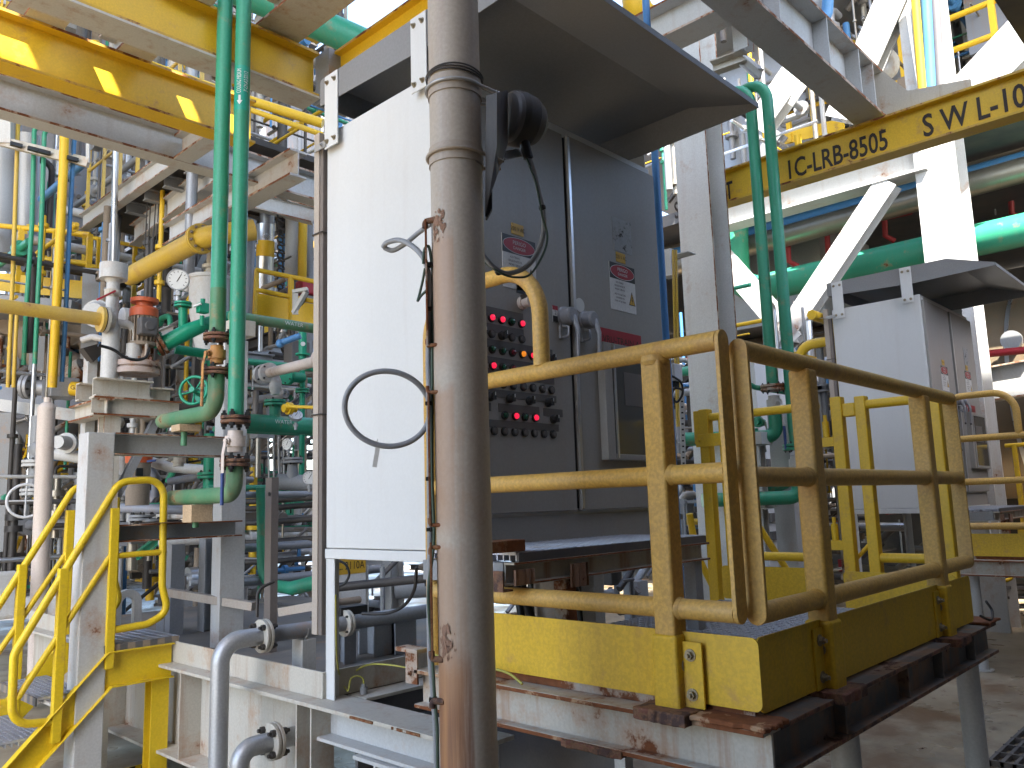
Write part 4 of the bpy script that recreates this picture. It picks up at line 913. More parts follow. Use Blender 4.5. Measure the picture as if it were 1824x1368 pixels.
b = MB(); c = W(175, 560, 5.75); b.lathe(c, NX*.6 + NY*.8, [(0, .10), (.03, .10), (.03, .09), (.10, .06)], 20); b.lathe(c + PX*.16, PX, [(0, .075), (.16, .075)], 20); tag(b.build('blind_flange', 'steel_white'), 'white bolted blind flange behind the end of the horizontal yellow pipe', 'flange')
lg = thing('yellow_line', 'thick slanting yellow pipe with a bolted flange behind the two green pipes', 'pipe')
yd = 6.6; e0 = W(368, 420, yd); b = MB(); b.tube([e0 + V((0, 1.55, 0)), e0, e0 + V((.35, -.12, .10))], .088, n=20, bend=.2); b.build('pipe', 'pipe_yellow', lg)
MB().flange(e0 + V((0, .10, 0)), PY, .125, .022, 0, 1, 10).build('flange', ['pipe_yellow', 'mud'], lg)
ch = thing('channel_post', 'bent grey and brown channel post with a hood top left of the pump stand', 'post')
b = MB(); c = W(155, 780, 5.55); b.ibeam((c.x, c.y, 0), (c.x, c.y, W(155, 625, 5.55).z), .09, .06, .006, .006, up=PX, kind='C'); b.build('channel', 'steel_white', ch)
b = MB(); t_ = W(160, 622, 5.55); b.prism([t_ + V((-.05, -.02, 0)), t_ + V((.11, .02, .07)), t_ + V((.13, .02, .03)), t_ + V((.02, -.02, -.09))], (0, .09, 0)); b.build('hood', 'dark_steel', ch)
b = MB(); b.box((c.x + .015, c.y - .03, 0), (c.x + .06, c.y + .03, W(155, 640, 5.55).z)); b.build('cover', 'mud', ch)
rl = thing('fire_hose_nozzle', 'white bent pipe stub above the hooded channel post', 'pipe'); b = MB(); b.tube([W(146, 606, 5.5), W(165, 600, 5.5), W(188, 605, 5.5), W(194, 590, 5.5)], .022, n=12, bend=.03); b.build('stub', 'steel_white', rl)
# ------------------------------------------------------------------ green valve group behind the pump
gv = thing('green_manifold', 'bright green pipe tee with a flange and small valve beside the white gauge', 'pipe')
gd = 5.6
b = MB(); b.tube([W(293, 612, gd), W(335, 590, gd), W(372, 575, gd + .1), W(420, 560, gd + .3)], [.055, .056, .045, .035], n=18); b.tube([W(326, 585, gd), W(326, 548, gd)], .030, n=14)
b.tube([W(360, 580, gd), W(360, 562, gd)], .016, n=10); b.build('body', 'bright_green', gv)
MB().flange(W(285, 612, gd), (W(293, 612, gd) - W(372, 575, gd + .1)), .085, .025, 0, 1, 8).build('flange', ['rusty_steel', 'bright_green'], gv)
MB().flange(W(326, 543, gd), NZ, .058, .014, 0, 1, 4).build('flange', ['bright_green', 'dark_rust'], gv)
b = MB(); c = W(361, 549, gd); b.obox(c, (.035, 0, 0), (0, .03, 0), (0, 0, .035)); b.lathe(c + NZ*.035, NZ, [(0, .018), (.03, .018)], 6, smooth=False); vv = b.build('valve', 'bright_green', gv, .006)
b = MB(); b.bar(c + V((-.03, -.04, .02)), W(345, 546, gd - .05), .02, .012); b.build('lever', 'sign_white', vv)
b = MB(); b.tube([W(312, 622, gd + .2), W(365, 630, gd + .3), W(420, 638, gd + .4)], .034, n=14); b.build('branch', 'bright_green', gv)
gauge('pressure_gauge', 'round white faced pressure gauge tilted above the green tee left of the green pipes', W(317, 498, 5.6), V((-.45, -.80, -.12)), .075)
hw = thing('hand_wheel', 'green spoked valve handwheel just left of the rusty valve on the green pipe', 'handwheel')
c = W(345, 695, 5.3); ax = V((-.75, -.62, .1)).normalized(); _, u_, w_ = MB.frame(ax); R_ = .092
b = MB(); b.tube([c + u_*R_*math.cos(2*math.pi*k/28) + w_*R_*math.sin(2*math.pi*k/28) for k in range(28)], .010, n=8, closed=True)
for k in range(5): a = 2*math.pi*k/5 + .3; b.tube([c - ax*.02, c + u_*R_*math.cos(a) + w_*R_*math.sin(a)], .0065, n=6)
b.cyl(c - ax*.03, c + ax*.03, .018, 10); b.build('wheel', 'bright_green', hw)
b = MB(); b.cyl(c - ax*.03, c - ax*.35, .022, 12); b.lathe(c - ax*.12, -ax, [(0, .055), (.03, .055), (.03, .035), (.1, .035), (.1, .07), (.13, .07)], 16); b.build('bonnet', 'bright_green', hw)
hp = thing('white_hopper', 'white round hopper vessel with a domed lid behind the green pipes', 'vessel')
c = W(372, 600, 6.9); zq = lambda v: W(372, v, 6.9).z
b = MB(); b.lathe((c.x, c.y, zq(640)), NZ, [(0, .09), (zq(560) - zq(640), .16), (zq(498) - zq(640), .175), (zq(496) - zq(640), .185), (zq(490) - zq(640), .185), (zq(486) - zq(640), .12)], 28); b.build('body', 'steel_white', hp)
b = MB(); b.lathe((c.x, c.y, zq(486)), NZ, [(0, .04), (.06, .04), (.06, .07), (.09, .07), (.09, .035), (.2, .035)], 16); b.build('nozzle', 'cream', hp)
# ------------------------------------------------------------------ WATER pipes, tees and gauges between the pipes and the cabinet
def wtext(b, s_, c, n_, h, m=1, wide=1.0): b.text(s_, c, n_[0], n_[1], h, m, wide)
hw1 = thing('water_pipe', 'dusty green horizontal pipe marked WATER on the cream bracket beside the cabinet', 'pipe', 'green pipes marked WATER')
wy_ = 5.0; c0_, c1_ = W(425, 567, y=wy_), W(590, 588, y=wy_); zc = (c0_.z + c1_.z)/2
b = MB(); b.tube([(c0_.x - .06, wy_, zc), (c1_.x + 1.2, wy_, zc)], .036, n=18); q_ = W(519, 578, y=wy_); b.text('WATER', (q_.x, wy_ - .037, zc), PX, NZ, .028, 1, 1.1, .001); b.build('pipe', ['green_worn', 'lettering_white'], hw1)
b = MB(); b.tube([(2.60, wy_ - .045, zc - .05), (2.60, wy_ - .045, zc + .01), (2.60, wy_, zc + .047), (2.60, wy_ + .045, zc + .01), (2.60, wy_ + .045, zc - .05)], .005, bend=.03, n=6); b.build('u_bolt', 'galv', hw1)
hw2 = thing('water_pipe', 'large dark green horizontal pipe marked WATER with a flanged tee beside the cabinet', 'pipe', 'green pipes marked WATER')
wy2 = 5.35; a_, b_ = W(450, 752, y=wy2), W(585, 768, y=wy2); zc = W(490, 756, y=wy2).z
b = MB(); b.tube([(a_.x - .1, wy2, zc), (b_.x + 1.0, wy2, zc)], .066, n=20); t_ = W(490, 720, y=wy2); b.tube([(t_.x, wy2, zc), (t_.x, wy2, zc + .14)], .040, n=16); q_ = W(497, 751, y=wy2); b.text('WATER', (q_.x, wy2 - .066, zc + .012), PX, NZ, .030, 1, 1.0, .002); b.build('pipe', ['green', 'lettering_white'], hw2)
MB().flange((t_.x, wy2, zc + .16), NZ, .078, .018, 0, 1, 4).build('flange', ['green', 'black'], hw2)
wv = thing('white_valve', 'white flanged plug valve and spool pipe above the green WATER tee', 'valve')
c = V((t_.x, wy2, zc + .22)); b = MB(); b.lathe(c, NZ, [(0, .03), (.05, .045), (.10, .045), (.14, .03)], 14); b.build('body', 'steel_white', wv)
sp0 = c + V((-.05, .0, .16)); sp1 = W(578, 640, 5.2)
dirv = (sp1 - sp0).normalized(); MB().tube([sp0, sp1], .036, n=16).build('spool', 'pink_cream', wv)
MB().flange(sp0 - dirv*.01, dirv, .075, .018, 0, 1, 4).build('flange', ['steel_white', 'black'], wv); MB().flange(sp0 - dirv*.13, dirv, .075, .018, 0, 1, 4).build('flange', ['galv', 'black'], wv)
MB().flange(sp1 - dirv*.02, dirv, .078, .018, 0, 1, 6).build('flange', ['pink_cream', 'black'], wv)
vp = thing('green_riser', 'bright green vertical riser with a capped top and round white sticker left of the cabinet', 'pipe')
gy = 5.6; c = W(539, 640, y=gy); zq = lambda v: W(539, v, y=gy).z
b = MB(); b.tube([(c.x, gy, zq(592)), (c.x, gy, zq(640))], .032, n=16); b.tube([(c.x, gy, zq(640)), (c.x, gy, zq(860)), (c.x - .3, gy, zq(880))], .022, n=14, bend=.06)
b.tube([(c.x, gy, zq(673)), (c.x - .16, gy - .05, zq(676))], .04, n=14); b.build('pipe', 'bright_green', vp)
b = MB(); b.lathe((c.x, gy, zq(633)), NZ, [(0, .058), (.014, .058)], 20); b.build('collar', 'bright_green', vp)
b = MB(); b.lathe((c.x - .016, gy - .030, zq(614)), V((-.45, -.85, 0)), [(0, .018), (.003, .018)], 16); b.build('sticker', 'sign_white', vp)
MB().flange((c.x, gy, zq(696)), NZ, .055, .014, 0, 1, 4).build('flange', ['green', 'black'], vp); MB().flange((c.x - .17, gy - .06, zq(676)), V((1, .3, 0)), .066, .018, 0, 1, 6).build('flange', ['bright_green', 'black'], vp)
for k, (v0, v1, u0, u1, yy, r, mat, lab) in enumerate(((648, 654, 445, 560, 6.0, .028, 'green', 'green horizontal pipe passing behind the white plug valve'), (771, 771, 445, 590, 5.9, .022, 'green', 'thin green horizontal pipe just under the big WATER pipe'),
        (868, 868, 440, 590, 5.5, .020, 'green', 'thin green horizontal pipe low behind the brown channel post'), (881, 880, 445, 590, 5.2, .024, 'grey_metal', 'grey horizontal pipe behind the brown channel post'),
        (975, 965, 470, 600, 5.3, .030, 'grey_metal', 'grey horizontal pipe low beside the cable duct'), (1030, 1022, 490, 600, 5.2, .032, 'grey_metal', 'lower grey horizontal pipe meeting the green hose bend'))):
    p0_ = W(u0, v0, y=yy); p1_ = W(u1, v1, y=yy); z = (p0_.z + p1_.z)/2
    tag(MB().tube([(p0_.x - .3, yy, z), (p1_.x + .6, yy, z)], r, n=12).build('pipe_run', mat), lab, 'pipe')
hs = thing('green_hose_bend', 'fat green bend sweeping down to the right behind the brown channel post', 'pipe')
b = MB(); b.tube([W(464, 868, 5.6), W(466, 960, 5.6), W(468, 1040, 5.55), W(520, 1048, 5.45), W(568, 1036, 5.4)], [.03, .034, .036, .046, .048], n=16, bend=.14, seg=8); b.build('hose', 'green', hs)
bp_ = thing('brown_channel_post', 'slotted brown steel channel post standing before the green hose bend', 'post')
c = W(483, 1000, 5.1); b = MB(); b.ibeam((c.x, c.y, .742), (c.x, c.y, W(483, 850, 5.1).z), .075, .05, .005, .005, up=PX, kind='C'); b.lathe((c.x - .03, c.y - .02, W(480, 880, 5.1).z), NX, [(0, .014), (.002, .014)], 12, 1); b.build('channel', ['duct_dark', 'black'], bp_)
b = MB(); b.bar(W(300, 1055, 5.35), W(452, 1080, 5.15), .05, .05); b.bar(W(500, 1090, 5.0), W(568, 1078, 4.9), .05, .05); tag(b.build('cable_ladder_rail', 'duct_tan'), 'low brown angle rail running across the skid behind the stair landing', 'rail')
gauge('dial_gauge', 'small white dial gauge behind the green riser, upper of two', W(527, 739, 5.8), V((-.3, -.6, .6)), .048, 'small dial gauges beside the cabinet')
gauge('dial_gauge', 'small dial gauge facing left on a grey stem below the WATER pipe', W(511, 791, 5.9), V((-1, -.35, 0)), .042, 'small dial gauges beside the cabinet')
gauge('dial_gauge', 'white dial gauge peeping out right of the green riser near the cable duct', W(551, 851, 5.8), V((-.55, -.8, .0)), .05, 'small dial gauges beside the cabinet')
ff = thing('grey_tee', 'grey pipe tee with a bolted flange low behind the green riser', 'pipe')
c = W(521, 850, 6.0); b = MB(); b.tube([W(495, 858, 6.0), W(575, 862, 6.0)], .06, n=16); b.tube([W(521, 855, 6.0), W(521, 826, 6.0)], [.05, .035], n=14); b.build('tee', 'steel_grey', ff); MB().flange(W(521, 820, 6.0), NZ, .075, .018, 0, 1, 4).build('flange', ['steel_grey', 'black'], ff)
for k in range(5):
    u = 478 + 9*k; b = MB(); b.tube([W(u, 780, 6.3), W(u + 1, 830, 6.3), W(u + 1, 860, 6.3)], .009, n=8); tag(b.build('tubing', 'galv'), 'thin steel instrument tube in a bank left of the small dial gauge', 'tube', 'bank of thin steel tubes')
bw = thing('blue_valve_handle', 'blue lever lying under the dusty green WATER pipe', 'lever'); b = MB(); b.cyl(W(497, 612, 5.5), W(535, 598, 5.5), .022, 10); b.sphere(W(499, 612, 5.5), .03); b.build('lever', 'blue', bw)
yy_ = thing('yellow_valve', 'small yellow valve with a thin yellow and rusty line left of the cabinet', 'valve'); b = MB(); b.lathe(W(505, 727, 5.7), PX, [(0, .03), (.03, .03), (.03, .045), (.06, .045), (.06, .025), (.1, .025)], 12); b.cyl(W(510, 724, 5.7), W(590, 727, 5.6), .012, 8); b.build('valve', 'yellow', yy_)
# hoses in front of dark background low left of cabinet
for k, (v, d) in enumerate(((892, 5.9), (930, 6.0), (965, 6.0), (1000, 6.1), (905, 6.3))):
    p = [W(380 + 12*k, v + 6, d), W(430, v + 2, d), W(480, v, d), W(560, v - 6, d), W(640, v - 12, d)]
    cable('rubber_hose', p, .022, 'dark_steel', 'dark wrapped hose running sideways low behind the cream column beside the cabinet', group='dark hoses low behind the cream column', n=10, steps=4)
# ------------------------------------------------------------------ overhead lifting beams
def beam(name, label, p0, p1, w, h, mats, cat='beam', group=None, tw=.012, tf=.018, kind='I', up=(0, 0, 1)):
    t = thing(name, label, cat, group); MB().ibeam(p0, p1, w, h, tw, tf, up, 0, 1, kind).build('section', mats, t); return t
YB = ['yellow', 'yellow_edge']; WB = ['steel_white', 'steel_edge']; CB = ['cream', 'cream_edge']
beam('lifting_beam', 'lower left yellow lifting beam with patches of sun on its web, behind the green pipes', (-3.0, 5.32, 4.47), (2.85, 5.32, 4.47), .16, .34, YB, group='yellow lifting beams')
tb = beam('lifting_beam', 'upper left yellow lifting beam on a cream flange plate, running to the cabinet canopy', (-3.0, 4.46, 4.49), (2.84, 4.46, 4.49), .16, .32, YB, group='yellow lifting beams')
MB().box((-3.0, 4.37, 4.312), (2.84, 4.58, 4.327)).build('flange_plate', 'cream', tb)
tb = beam('lifting_beam', 'yellow lifting beam with black lettering half hidden behind the grey canopy fascia', (2.96, 4.42, 4.475), (2.96, -1.0, 4.475), .11, .35, YB, group='yellow lifting beams')
b = MB(); cpt = W(695, 75, x=2.952); b.text('S W L-10 T', (2.952, cpt.y - .28, 4.465), NY, NZ, .15, 0, .72, .002, bold=.012); b.build('lettering', 'lettering_dark', tb)
MB().box((2.86, 4.30, 4.30), (3.10, 4.46, 4.66)).build('end_plate', 'steel_grey', tb)
td = beam('lifting_beam', 'right hand yellow lifting beam lettered with a code and SWL in tall black characters', (6.68, 3.95, 4.455), (6.68, -1.0, 4.455), .16, .32, YB, group='yellow lifting beams', tw=.03)
def btext(s_, u, v, h, wide): 
    c = W(u, v, x=6.664); b = MB(); b.text(s_, (6.663, c.y, c.z), NY, NZ, h, 0, wide, .002, bold=.016); b.build('lettering', 'lettering_dark', td)
btext('T', 1299, 341, .17, .56); btext('1C-LRB-8505', 1487, 279, .175, .655); btext('S W L-10 T', 1754, 193, .185, .72); btext('S', 1206, 376, .17, .56)
beam('floor_beam', 'long white floor beam parallel to and behind the lower yellow beam at the upper left', (-3, 5.98, 4.43), (4.6, 5.98, 4.43), .15, .26, WB, group='white floor beams')
beam('floor_beam', 'short white tie beam joining the yellow beam to the long white floor beam', (2.60, 5.40, 4.40), (2.60, 5.90, 4.40), .14, .20, WB, group='white floor beams')
beam('floor_beam', 'white beam seen edge on beside the cabinet, under the lower yellow beam', (3.25, 5.3, 4.28), (3.25, 7.6, 4.28), .15, .22, WB, group='white floor beams')
beam('floor_beam', 'wide cream beam crossing above the lower yellow beam at the top left corner', (W(80, 42, z=4.63).x, 4.3, 4.77), (W(80, 42, z=4.63).x, 5.90, 4.77), .22, .26, CB, group='white floor beams')
beam('floor_beam', 'cream beam with cut ends above the lower yellow beam near the green pipes', (W(240, 102, z=4.63).x, 4.3, 4.77), (W(240, 102, z=4.63).x, 5.6, 4.77), .22, .26, CB, group='white floor beams')
beam('floor_beam', 'broad cream beam underside above the upper yellow beam left of the thick pipe', (2.55, 0.5, 4.80), (2.55, 4.46, 4.80), .30, .25, CB, group='white floor beams')
yE = W(1548, 216, z=4.63).y
te = beam('floor_beam', 'heavy white overhead beam with stiffener plates resting on the lettered yellow beam', (1.2, yE, 4.85), (6.74, yE, 4.85), .24, .42, WB, group='white floor beams', tf=.022)
for x in (3.0, 3.9, 4.8, 5.6, 6.2, 6.5): MB().box((x - .006, yE - .118, 4.665), (x + .006, yE - .008, 5.035)).build('stiffener', 'steel_white', te)
gs = thing('gusset_plate', 'white curved gusset plate where the heavy overhead beam meets the yellow beam', 'gusset')
b = MB(); b.prism([(6.70, yE + .15, 4.64), (6.70, yE - .75, 4.64), (6.70, yE - .75, 4.72), (6.70, yE - .30, 4.80), (6.70, yE - .13, 5.04), (6.70, yE + .12, 5.04)], (.02, 0, 0)); b.build('plate', 'cream', gs)
beam('floor_beam', 'white beam underside at the top edge left of the tall white column', (5.3, 5.2, 5.35), (5.3, 1.5, 5.35), .26, .3, WB, group='white floor beams')
hg = thing('pipe_hanger', 'rusty white hanger frame under the overhead beam carrying the two green pipe bends', 'hanger')
c = W(1325, 92, 6.3)
b = MB(); b.ibeam(c, c + NZ*.48, .12, .10, .01, .012, up=PX, m=0, me=1); b.build('drop', WB, hg); b = MB(); b.ibeam(W(1268, 122, 6.45), W(1330, 100, 6.3), .08, .10, .008, .01, kind='C'); b.build('arm', CB, hg); b = MB(); b.ibeam(W(1325, 108, 6.3), W(1352, 132, 6.1), .05, .08, .008, .01, kind='C'); b.build('arm', WB, hg)
# ------------------------------------------------------------------ tall white column right of the cabinet
tc = thing('steel_column', 'tall white H section column with thin rust weeps right of the large cabinet', 'column')
MB().ibeam((6.16, 3.45, 0), (6.16, 3.45, 8), .31, .32, .016, .022, up=PX, m=0, me=1).build('section', ['column_white', 'steel_edge'], tc)
jbx = thing('bracket_box', 'small white bent bracket on the edge of the tall white column behind the cabinet', 'bracket')
c = W(1192, 470, 6.45); b = MB(); b.obox(c, (.05, 0, 0), (0, .045, 0), (0, 0, .11)); b.obox(c + V((.05, -.09, .06)), (.06, 0, 0), (0, .09, 0), (0, 0, .005)); b.build('bracket', 'steel_white', jbx, .002)
jb2 = thing('junction_box', 'small grey junction box with cables beside the tall white column below the bracket', 'junction box')
c = W(1198, 665, 5.6); b = MB(); b.obox(c, (.05, 0, 0), (0, .05, 0), (0, 0, .06)); b.build('box', 'cable_light', jb2, .008); b = MB()
for k in range(4): b.cyl(c + V((-.03 + .02*k, -.02, -.055)), c + V((-.03 + .02*k, -.02, -.10)), .008, 8)
b.build('gland', 'black', jb2)
cable('coiled_cable', [W(1193, 668, 5.5), W(1212, 680, 5.5), W(1216, 700, 5.5), W(1206, 716, 5.5), W(1197, 706, 5.5), W(1202, 692, 5.5), W(1216, 694, 5.5)], .008, 'black', 'black cable coil below the grey junction box')
b = MB(); 
for v in range(445, 800, 9): b.box((0, 0, 0), (0, 0, 0)) if 0 else None
tag(MB().tube([W(1199, 445, 6.0), W(1203, 640, 6.0), W(1207, 760, 6.0)], .010, n=8).build('tubing', 'pipe_yellow'), 'pair of thin yellow lines, left tube, behind the cabinet edge', 'tube')
tag(MB().tube([W(1204, 445, 6.0), W(1208, 640, 6.0), W(1212, 760, 6.0)], .010, n=8).build('tubing', 'pipe_yellow'), 'pair of thin yellow lines, right tube, next to the tall white column', 'tube')
pt_ = thing('perforated_strip', 'white perforated cable strip with a row of dark holes beside the tall white column', 'strip')
b = MB(); p0_, p1_ = W(1218, 850, 5.9), W(1214, 690, 5.9); b.bar(p0_, p1_, .035, .006, vw); 
for k in range(16): c = p0_.lerp(p1_, k/16 + .03); b.obox(c - vw*.004, lt*.008, vw*.001, NZ*.006, 1)
b.build('strip', ['steel_white', 'black'], pt_)
tag(MB().tube([W(1153, -60, 5.2), W(1160, 300, 5.2), W(1170, 380, 5.15)], .022, n=12).build('blue_pipe', 'blue') if 0 else MB().cyl((W(1168, 300, 5.25).x, W(1168, 300, 5.25).y, .8), (W(1168, 300, 5.25).x, W(1168, 300, 5.25).y, 6.5), .024, 14).build('blue_pipe', 'blue'), 'slim blue vertical pipe close to the right edge of the large cabinet', 'pipe')
b = MB(); b.tube([W(1133, -40, 8.0), W(1133, 40, 8.0), W(1270, 20, 8.4)], .14, n=18, bend=.25); tag(b.build('yellow_elbow', 'yellow'), 'fat yellow pipe elbow high behind the canopy edge', 'pipe')
# green pipes right
for k, (u0, lab) in enumerate(((1338, 'left of the two green vertical pipes in front of the lettered yellow beam'), (1372, 'right of the two green vertical pipes in front of the lettered yellow beam'))):
    t = thing('cooling_pipe', lab, 'pipe', 'pair of green pipes right of the column'); d = 6.78 - .08*k
    c = W((1362, 1393)[k], 500, d); zt, zb = (W(u0, 122, d).z, W(u0, 112, d).z)[k], (W(1390, 690, d).z, W(1400, 795, d).z)[k]
    b = MB(); b.tube([V((c.x + .45, c.y + 2.2, zt + .04)), V((c.x, c.y, zt)), V((c.x, c.y, zb))], .048, n=20, bend=.2, seg=8); b.build('pipe', 'green', t)
    MB().flange((c.x, c.y, zb - .02), NZ, .10, .022, 0, 1, 6).build('flange', ['green' if k else 'rusty_steel', 'black'], t)
    ball_valve(t, (c.x, c.y, zb - .15), .065, 'steel_white', 'steel_white', 'dark_blue', NZ, NX*.5 + NY*.8, True)
    b = MB(); b.tube([(c.x, c.y, zb - .24), (c.x, c.y, zb - .42), (c.x - .55, c.y + .55, zb - .42)], .055, n=18, bend=.14); b.build('elbow', 'green', t)
for k in range(2):
    c = W((1346, 1352)[k], (782, 895)[k], 6.6); t = thing('pipe_bracket', ['white bracket box under the upper green elbow seen through the rails', 'white bracket box under the lower green elbow seen through the rails'][k], 'bracket')
    b = MB(); b.obox(c, (.10, 0, 0), (0, .10, 0), (0, 0, .05)); b.build('box', 'steel_white', t, .004); b = MB(); b.ibeam(c - NZ*.055, c - NZ*.45, .1, .1, .01, .01, up=PX); b.build('stem', 'steel_white', t)
t = thing('white_post', 'white square post behind the swing gate seen through the rails', 'post'); c = W(1405, 900, 6.9); b = MB(); b.box((c.x - .09, c.y - .09, 0), (c.x + .09, c.y + .09, c.z + .8)); b.build('post', 'steel_white', t, .004)
t = thing('equipment_enclosure', 'pale equipment cabinet behind the green pipes seen over the guard rail', 'panel')
c = W(1390, 660, 8.2); b = MB(); b.box((c.x - .55, c.y - .0, .7), (c.x + .65, c.y + .7, c.z + .1)); b.build('body', 'cabinet_white', t, .006); b = MB()
for k in range(7): b.box((c.x - .50, c.y - .03, .85 + .17*k), (c.x + .6, c.y - .001, .93 + .17*k))
b.build('slat', 'strip_grey', t)
t = thing('finned_cover', 'bright white ribbed cover catching the sun behind the guard rail', 'cover'); c = W(1448, 740, 8.6)
b = MB()
for k in range(4): b.tube([c + V((-.1 + .12*k, 0, -.35)), c + V((-.1 + .12*k, 0, .30)), c + V((-.16 + .12*k, .16, .46))], .055, n=10, bend=.1)
b.build('ribs', 'steel_white', t)
for k, (u, v) in enumerate(((1335, 752), (1330, 778))):
    t = thing('small_green_valve', ['upper small green valve with a white lever left of the green pipes', 'lower small green valve with a white lever left of the green pipes'][k], 'valve'); c = W(u + 18, v, 6.7)
    b = MB(); b.lathe(c - PX*.08, PX, [(0, .03), (.04, .03), (.04, .045), (.08, .045), (.08, .03), (.14, .03)], 12); b.cyl(c, c + NZ*.07, .015, 8); b.build('body', 'bright_green', t); MB().bar(c + V((0, -.05, .0)), c + V((.02, -.06, -.13)), .02, .008).build('lever', 'sign_white', t)
tag(MB().tube([W(1293, 900, 6.6), W(1290, 690, 6.6), W(1302, 668, 6.6), W(1345, 690, 6.7), W(1440, 705, 6.8)], .022, n=12, bend=.08).build('green_line', 'green'), 'thin green line looping up and over behind the swing gate', 'pipe')
tag(MB().tube([W(1300, 868, 6.7), W(1395, 866, 6.7), W(1420, 840, 6.7)], .045, n=14, bend=.15).build('green_bend', 'green'), 'short green pipe bend visible under the middle rail', 'pipe')
# ------------------------------------------------------------------ far braced frame behind the second cabinet
XF = 10.6
fa, fb = W(1640, 400, x=XF), W(1716, 400, x=XF)
fc_ = thing('steel_column', 'broad far column glaring white in the sun above the second cabinet', 'column')
b = MB(); b.ibeam((XF + .25, (fa.y + fb.y)/2, 0), (XF + .25, (fa.y + fb.y)/2, 12), fa.y - fb.y, .5, .02, .03, up=PX); b.build('section', 'steel_white', fc_)
def brace(lab, a, c, w=.28, name='diagonal_brace'):
    t = thing(name, lab, 'brace', 'white diagonal braces'); MB().ibeam(W(*a, x=XF + .05), W(*c, x=XF + .05), w, .22, .016, .02, up=PX).build('section', 'steel_white', t)
brace('long white diagonal brace rising right from behind the green pipes to the far column', (1388, 620), (1585, 325)); brace('white diagonal brace falling right from the tall column to the green pipes', (1280, 450), (1420, 610))
brace('sunlit white diagonal brace high on the right with shadow bars across it', (1500, 215), (1610, -40), .42); brace('white diagonal brace at the right edge above the lettered beam', (1715, 180), (1850, 40), .5)
brace('pale diagonal brace glimpsed under the heavy overhead beam', (1350, 230), (1420, 130), .4)
t = beam('floor_beam', 'sunlit white beam just below the lettered yellow beam, ending at the far column', W(1255, 395, x=XF + .1), W(1655, 278, x=XF + .1), .35, .42, ['steel_white', 'steel_white'], group='white floor beams', tf=.03)
XP = 12.5
def yrun(name, lab, a, c, r, mat, x=XP, cat='pipe', group=None):
    p0_, p1_ = W(*a, x=x), W(*c, x=x); z = (p0_.z + p1_.z)/2; d = (p1_ - p0_).normalized(); return tag(MB().tube([p0_ - d*2.5, p1_ + d*2.5], r, n=14).build(name, mat), lab, cat, group)
yrun('rack_pipe', 'silver clad rack pipe nearest under the white beam on the far rack', (1300, 415), (1824, 262), .16, 'insulation'); yrun('rack_pipe', 'blue painted rack pipe between two metal clad pipes on the far rack', (1300, 425), (1824, 282), .10, 'blue', x=12.2)
yrun('rack_pipe', 'yellowish clad rack pipe lowest on the far rack', (1300, 448), (1824, 302), .17, 'insulation', x=12.1); yrun('rack_pipe', 'dark green rack pipe at the right edge under the lettered beam', (1700, 268), (1824, 236), .08, 'green', x=12.8); yrun('rack_pipe', 'thin green rack pipe just above the other at the right edge', (1700, 256), (1824, 224), .05, 'green', x=12.9)
yrun('rack_pipe', 'pale clad rack pipe at the very top of the far rack by the right edge', (1700, 236), (1824, 203), .14, 'silver', x=13.2)
gp = thing('large_green_pipe', 'very thick green pipe with an elbow running across behind the second cabinet canopy', 'pipe')
p0_ = W(1330, 508, x=11.6); p1_ = W(1824, 408, x=11.6); d_ = (p1_ - p0_); d_.z = 0
b = MB(); b.tube([W(1309, 330, x=11.6), W(1309, 430, x=11.6), V((11.6, W(1312, 500, x=11.6).y, p0_.z - .1)), V((11.6, p1_.y - 2, p1_.z))], .21, n=22, bend=.45, seg=10); b.build('pipe', 'green', gp)
for k, (u, v) in enumerate(((1403, 440), (1473, 425), (1575, 395), (1800, 355))):
    t = thing('sprinkler_drop', ['red sprinkler drop furthest left in the dark bay behind the green pipes', 'red sprinkler drop second from the left in the dark bay', 'red sprinkler drop with a horizontal arm left of the far column', 'red pipe group with a drop at the right edge'][k], 'sprinkler')
    b = MB(); b.tube([W(u, v - 12, 13.0), W(u + 2, v + 25, 13.0), W(u + 18, v + 34, 13.0)], .045, n=8); 
    if k > 1: b.tube([W(u - 35, v - 8, 13.2), W(u + 45, v - 26, 13.2)], .13, n=12)
    b.build('pipe', 'red_pipe', t)
dr_ = thing('insulated_drum', 'huge brownish metal clad drum lying behind the second cabinet', 'vessel')
b = MB(); b.lathe((14.2, -6, 3.0), PY, [(0, 1.3), (1.2, 1.55), (20, 1.55)], 40)
b.build('shell', 'lagging', dr_)
for y in (-2.2, 0.2, 2.6, 5.0, 7.4): MB().lathe((14.2, y, 3.0), PY, [(0, 1.552), (0, 1.568), (.05, 1.568), (.05, 1.552)], 40, 0, False, False).build('band', 'silver', dr_)
t = thing('manway_nozzle', 'round silver nozzle on the huge clad drum at the right edge', 'nozzle'); b = MB(); c = W(1806, 608, x=12.62); b.lathe(c + PX*.1, NX, [(0, .09), (.2, .09), (.2, .13), (.26, .13)], 20); b.build('nozzle', 'galv', t)
yrun('red_line', 'thin bright red pipe crossing before the clad drum at the right edge', (1740, 632), (1824, 624), .05, 'red_pipe', x=12.2)
beam('floor_beam', 'wide white beam at the right edge behind the second platform railing', W(1745, 688, x=11.2), W(1840, 672, x=11.2), .2, .42, WB, group='white floor beams')
# dark bay: an upper deck slab over the far side and a far bulkhead
def slab3(name, a, c, mat): return struct(MB().box(a, c).build(name, mat))
slab3('deck_or_shade_slab', (11.4, -14, 6.15), (30, 16, 6.35), 'dark_grey'); slab3('far_bulkhead_wall', (19, -14, 0), (19.3, 16, 6.1), 'dark_grey')
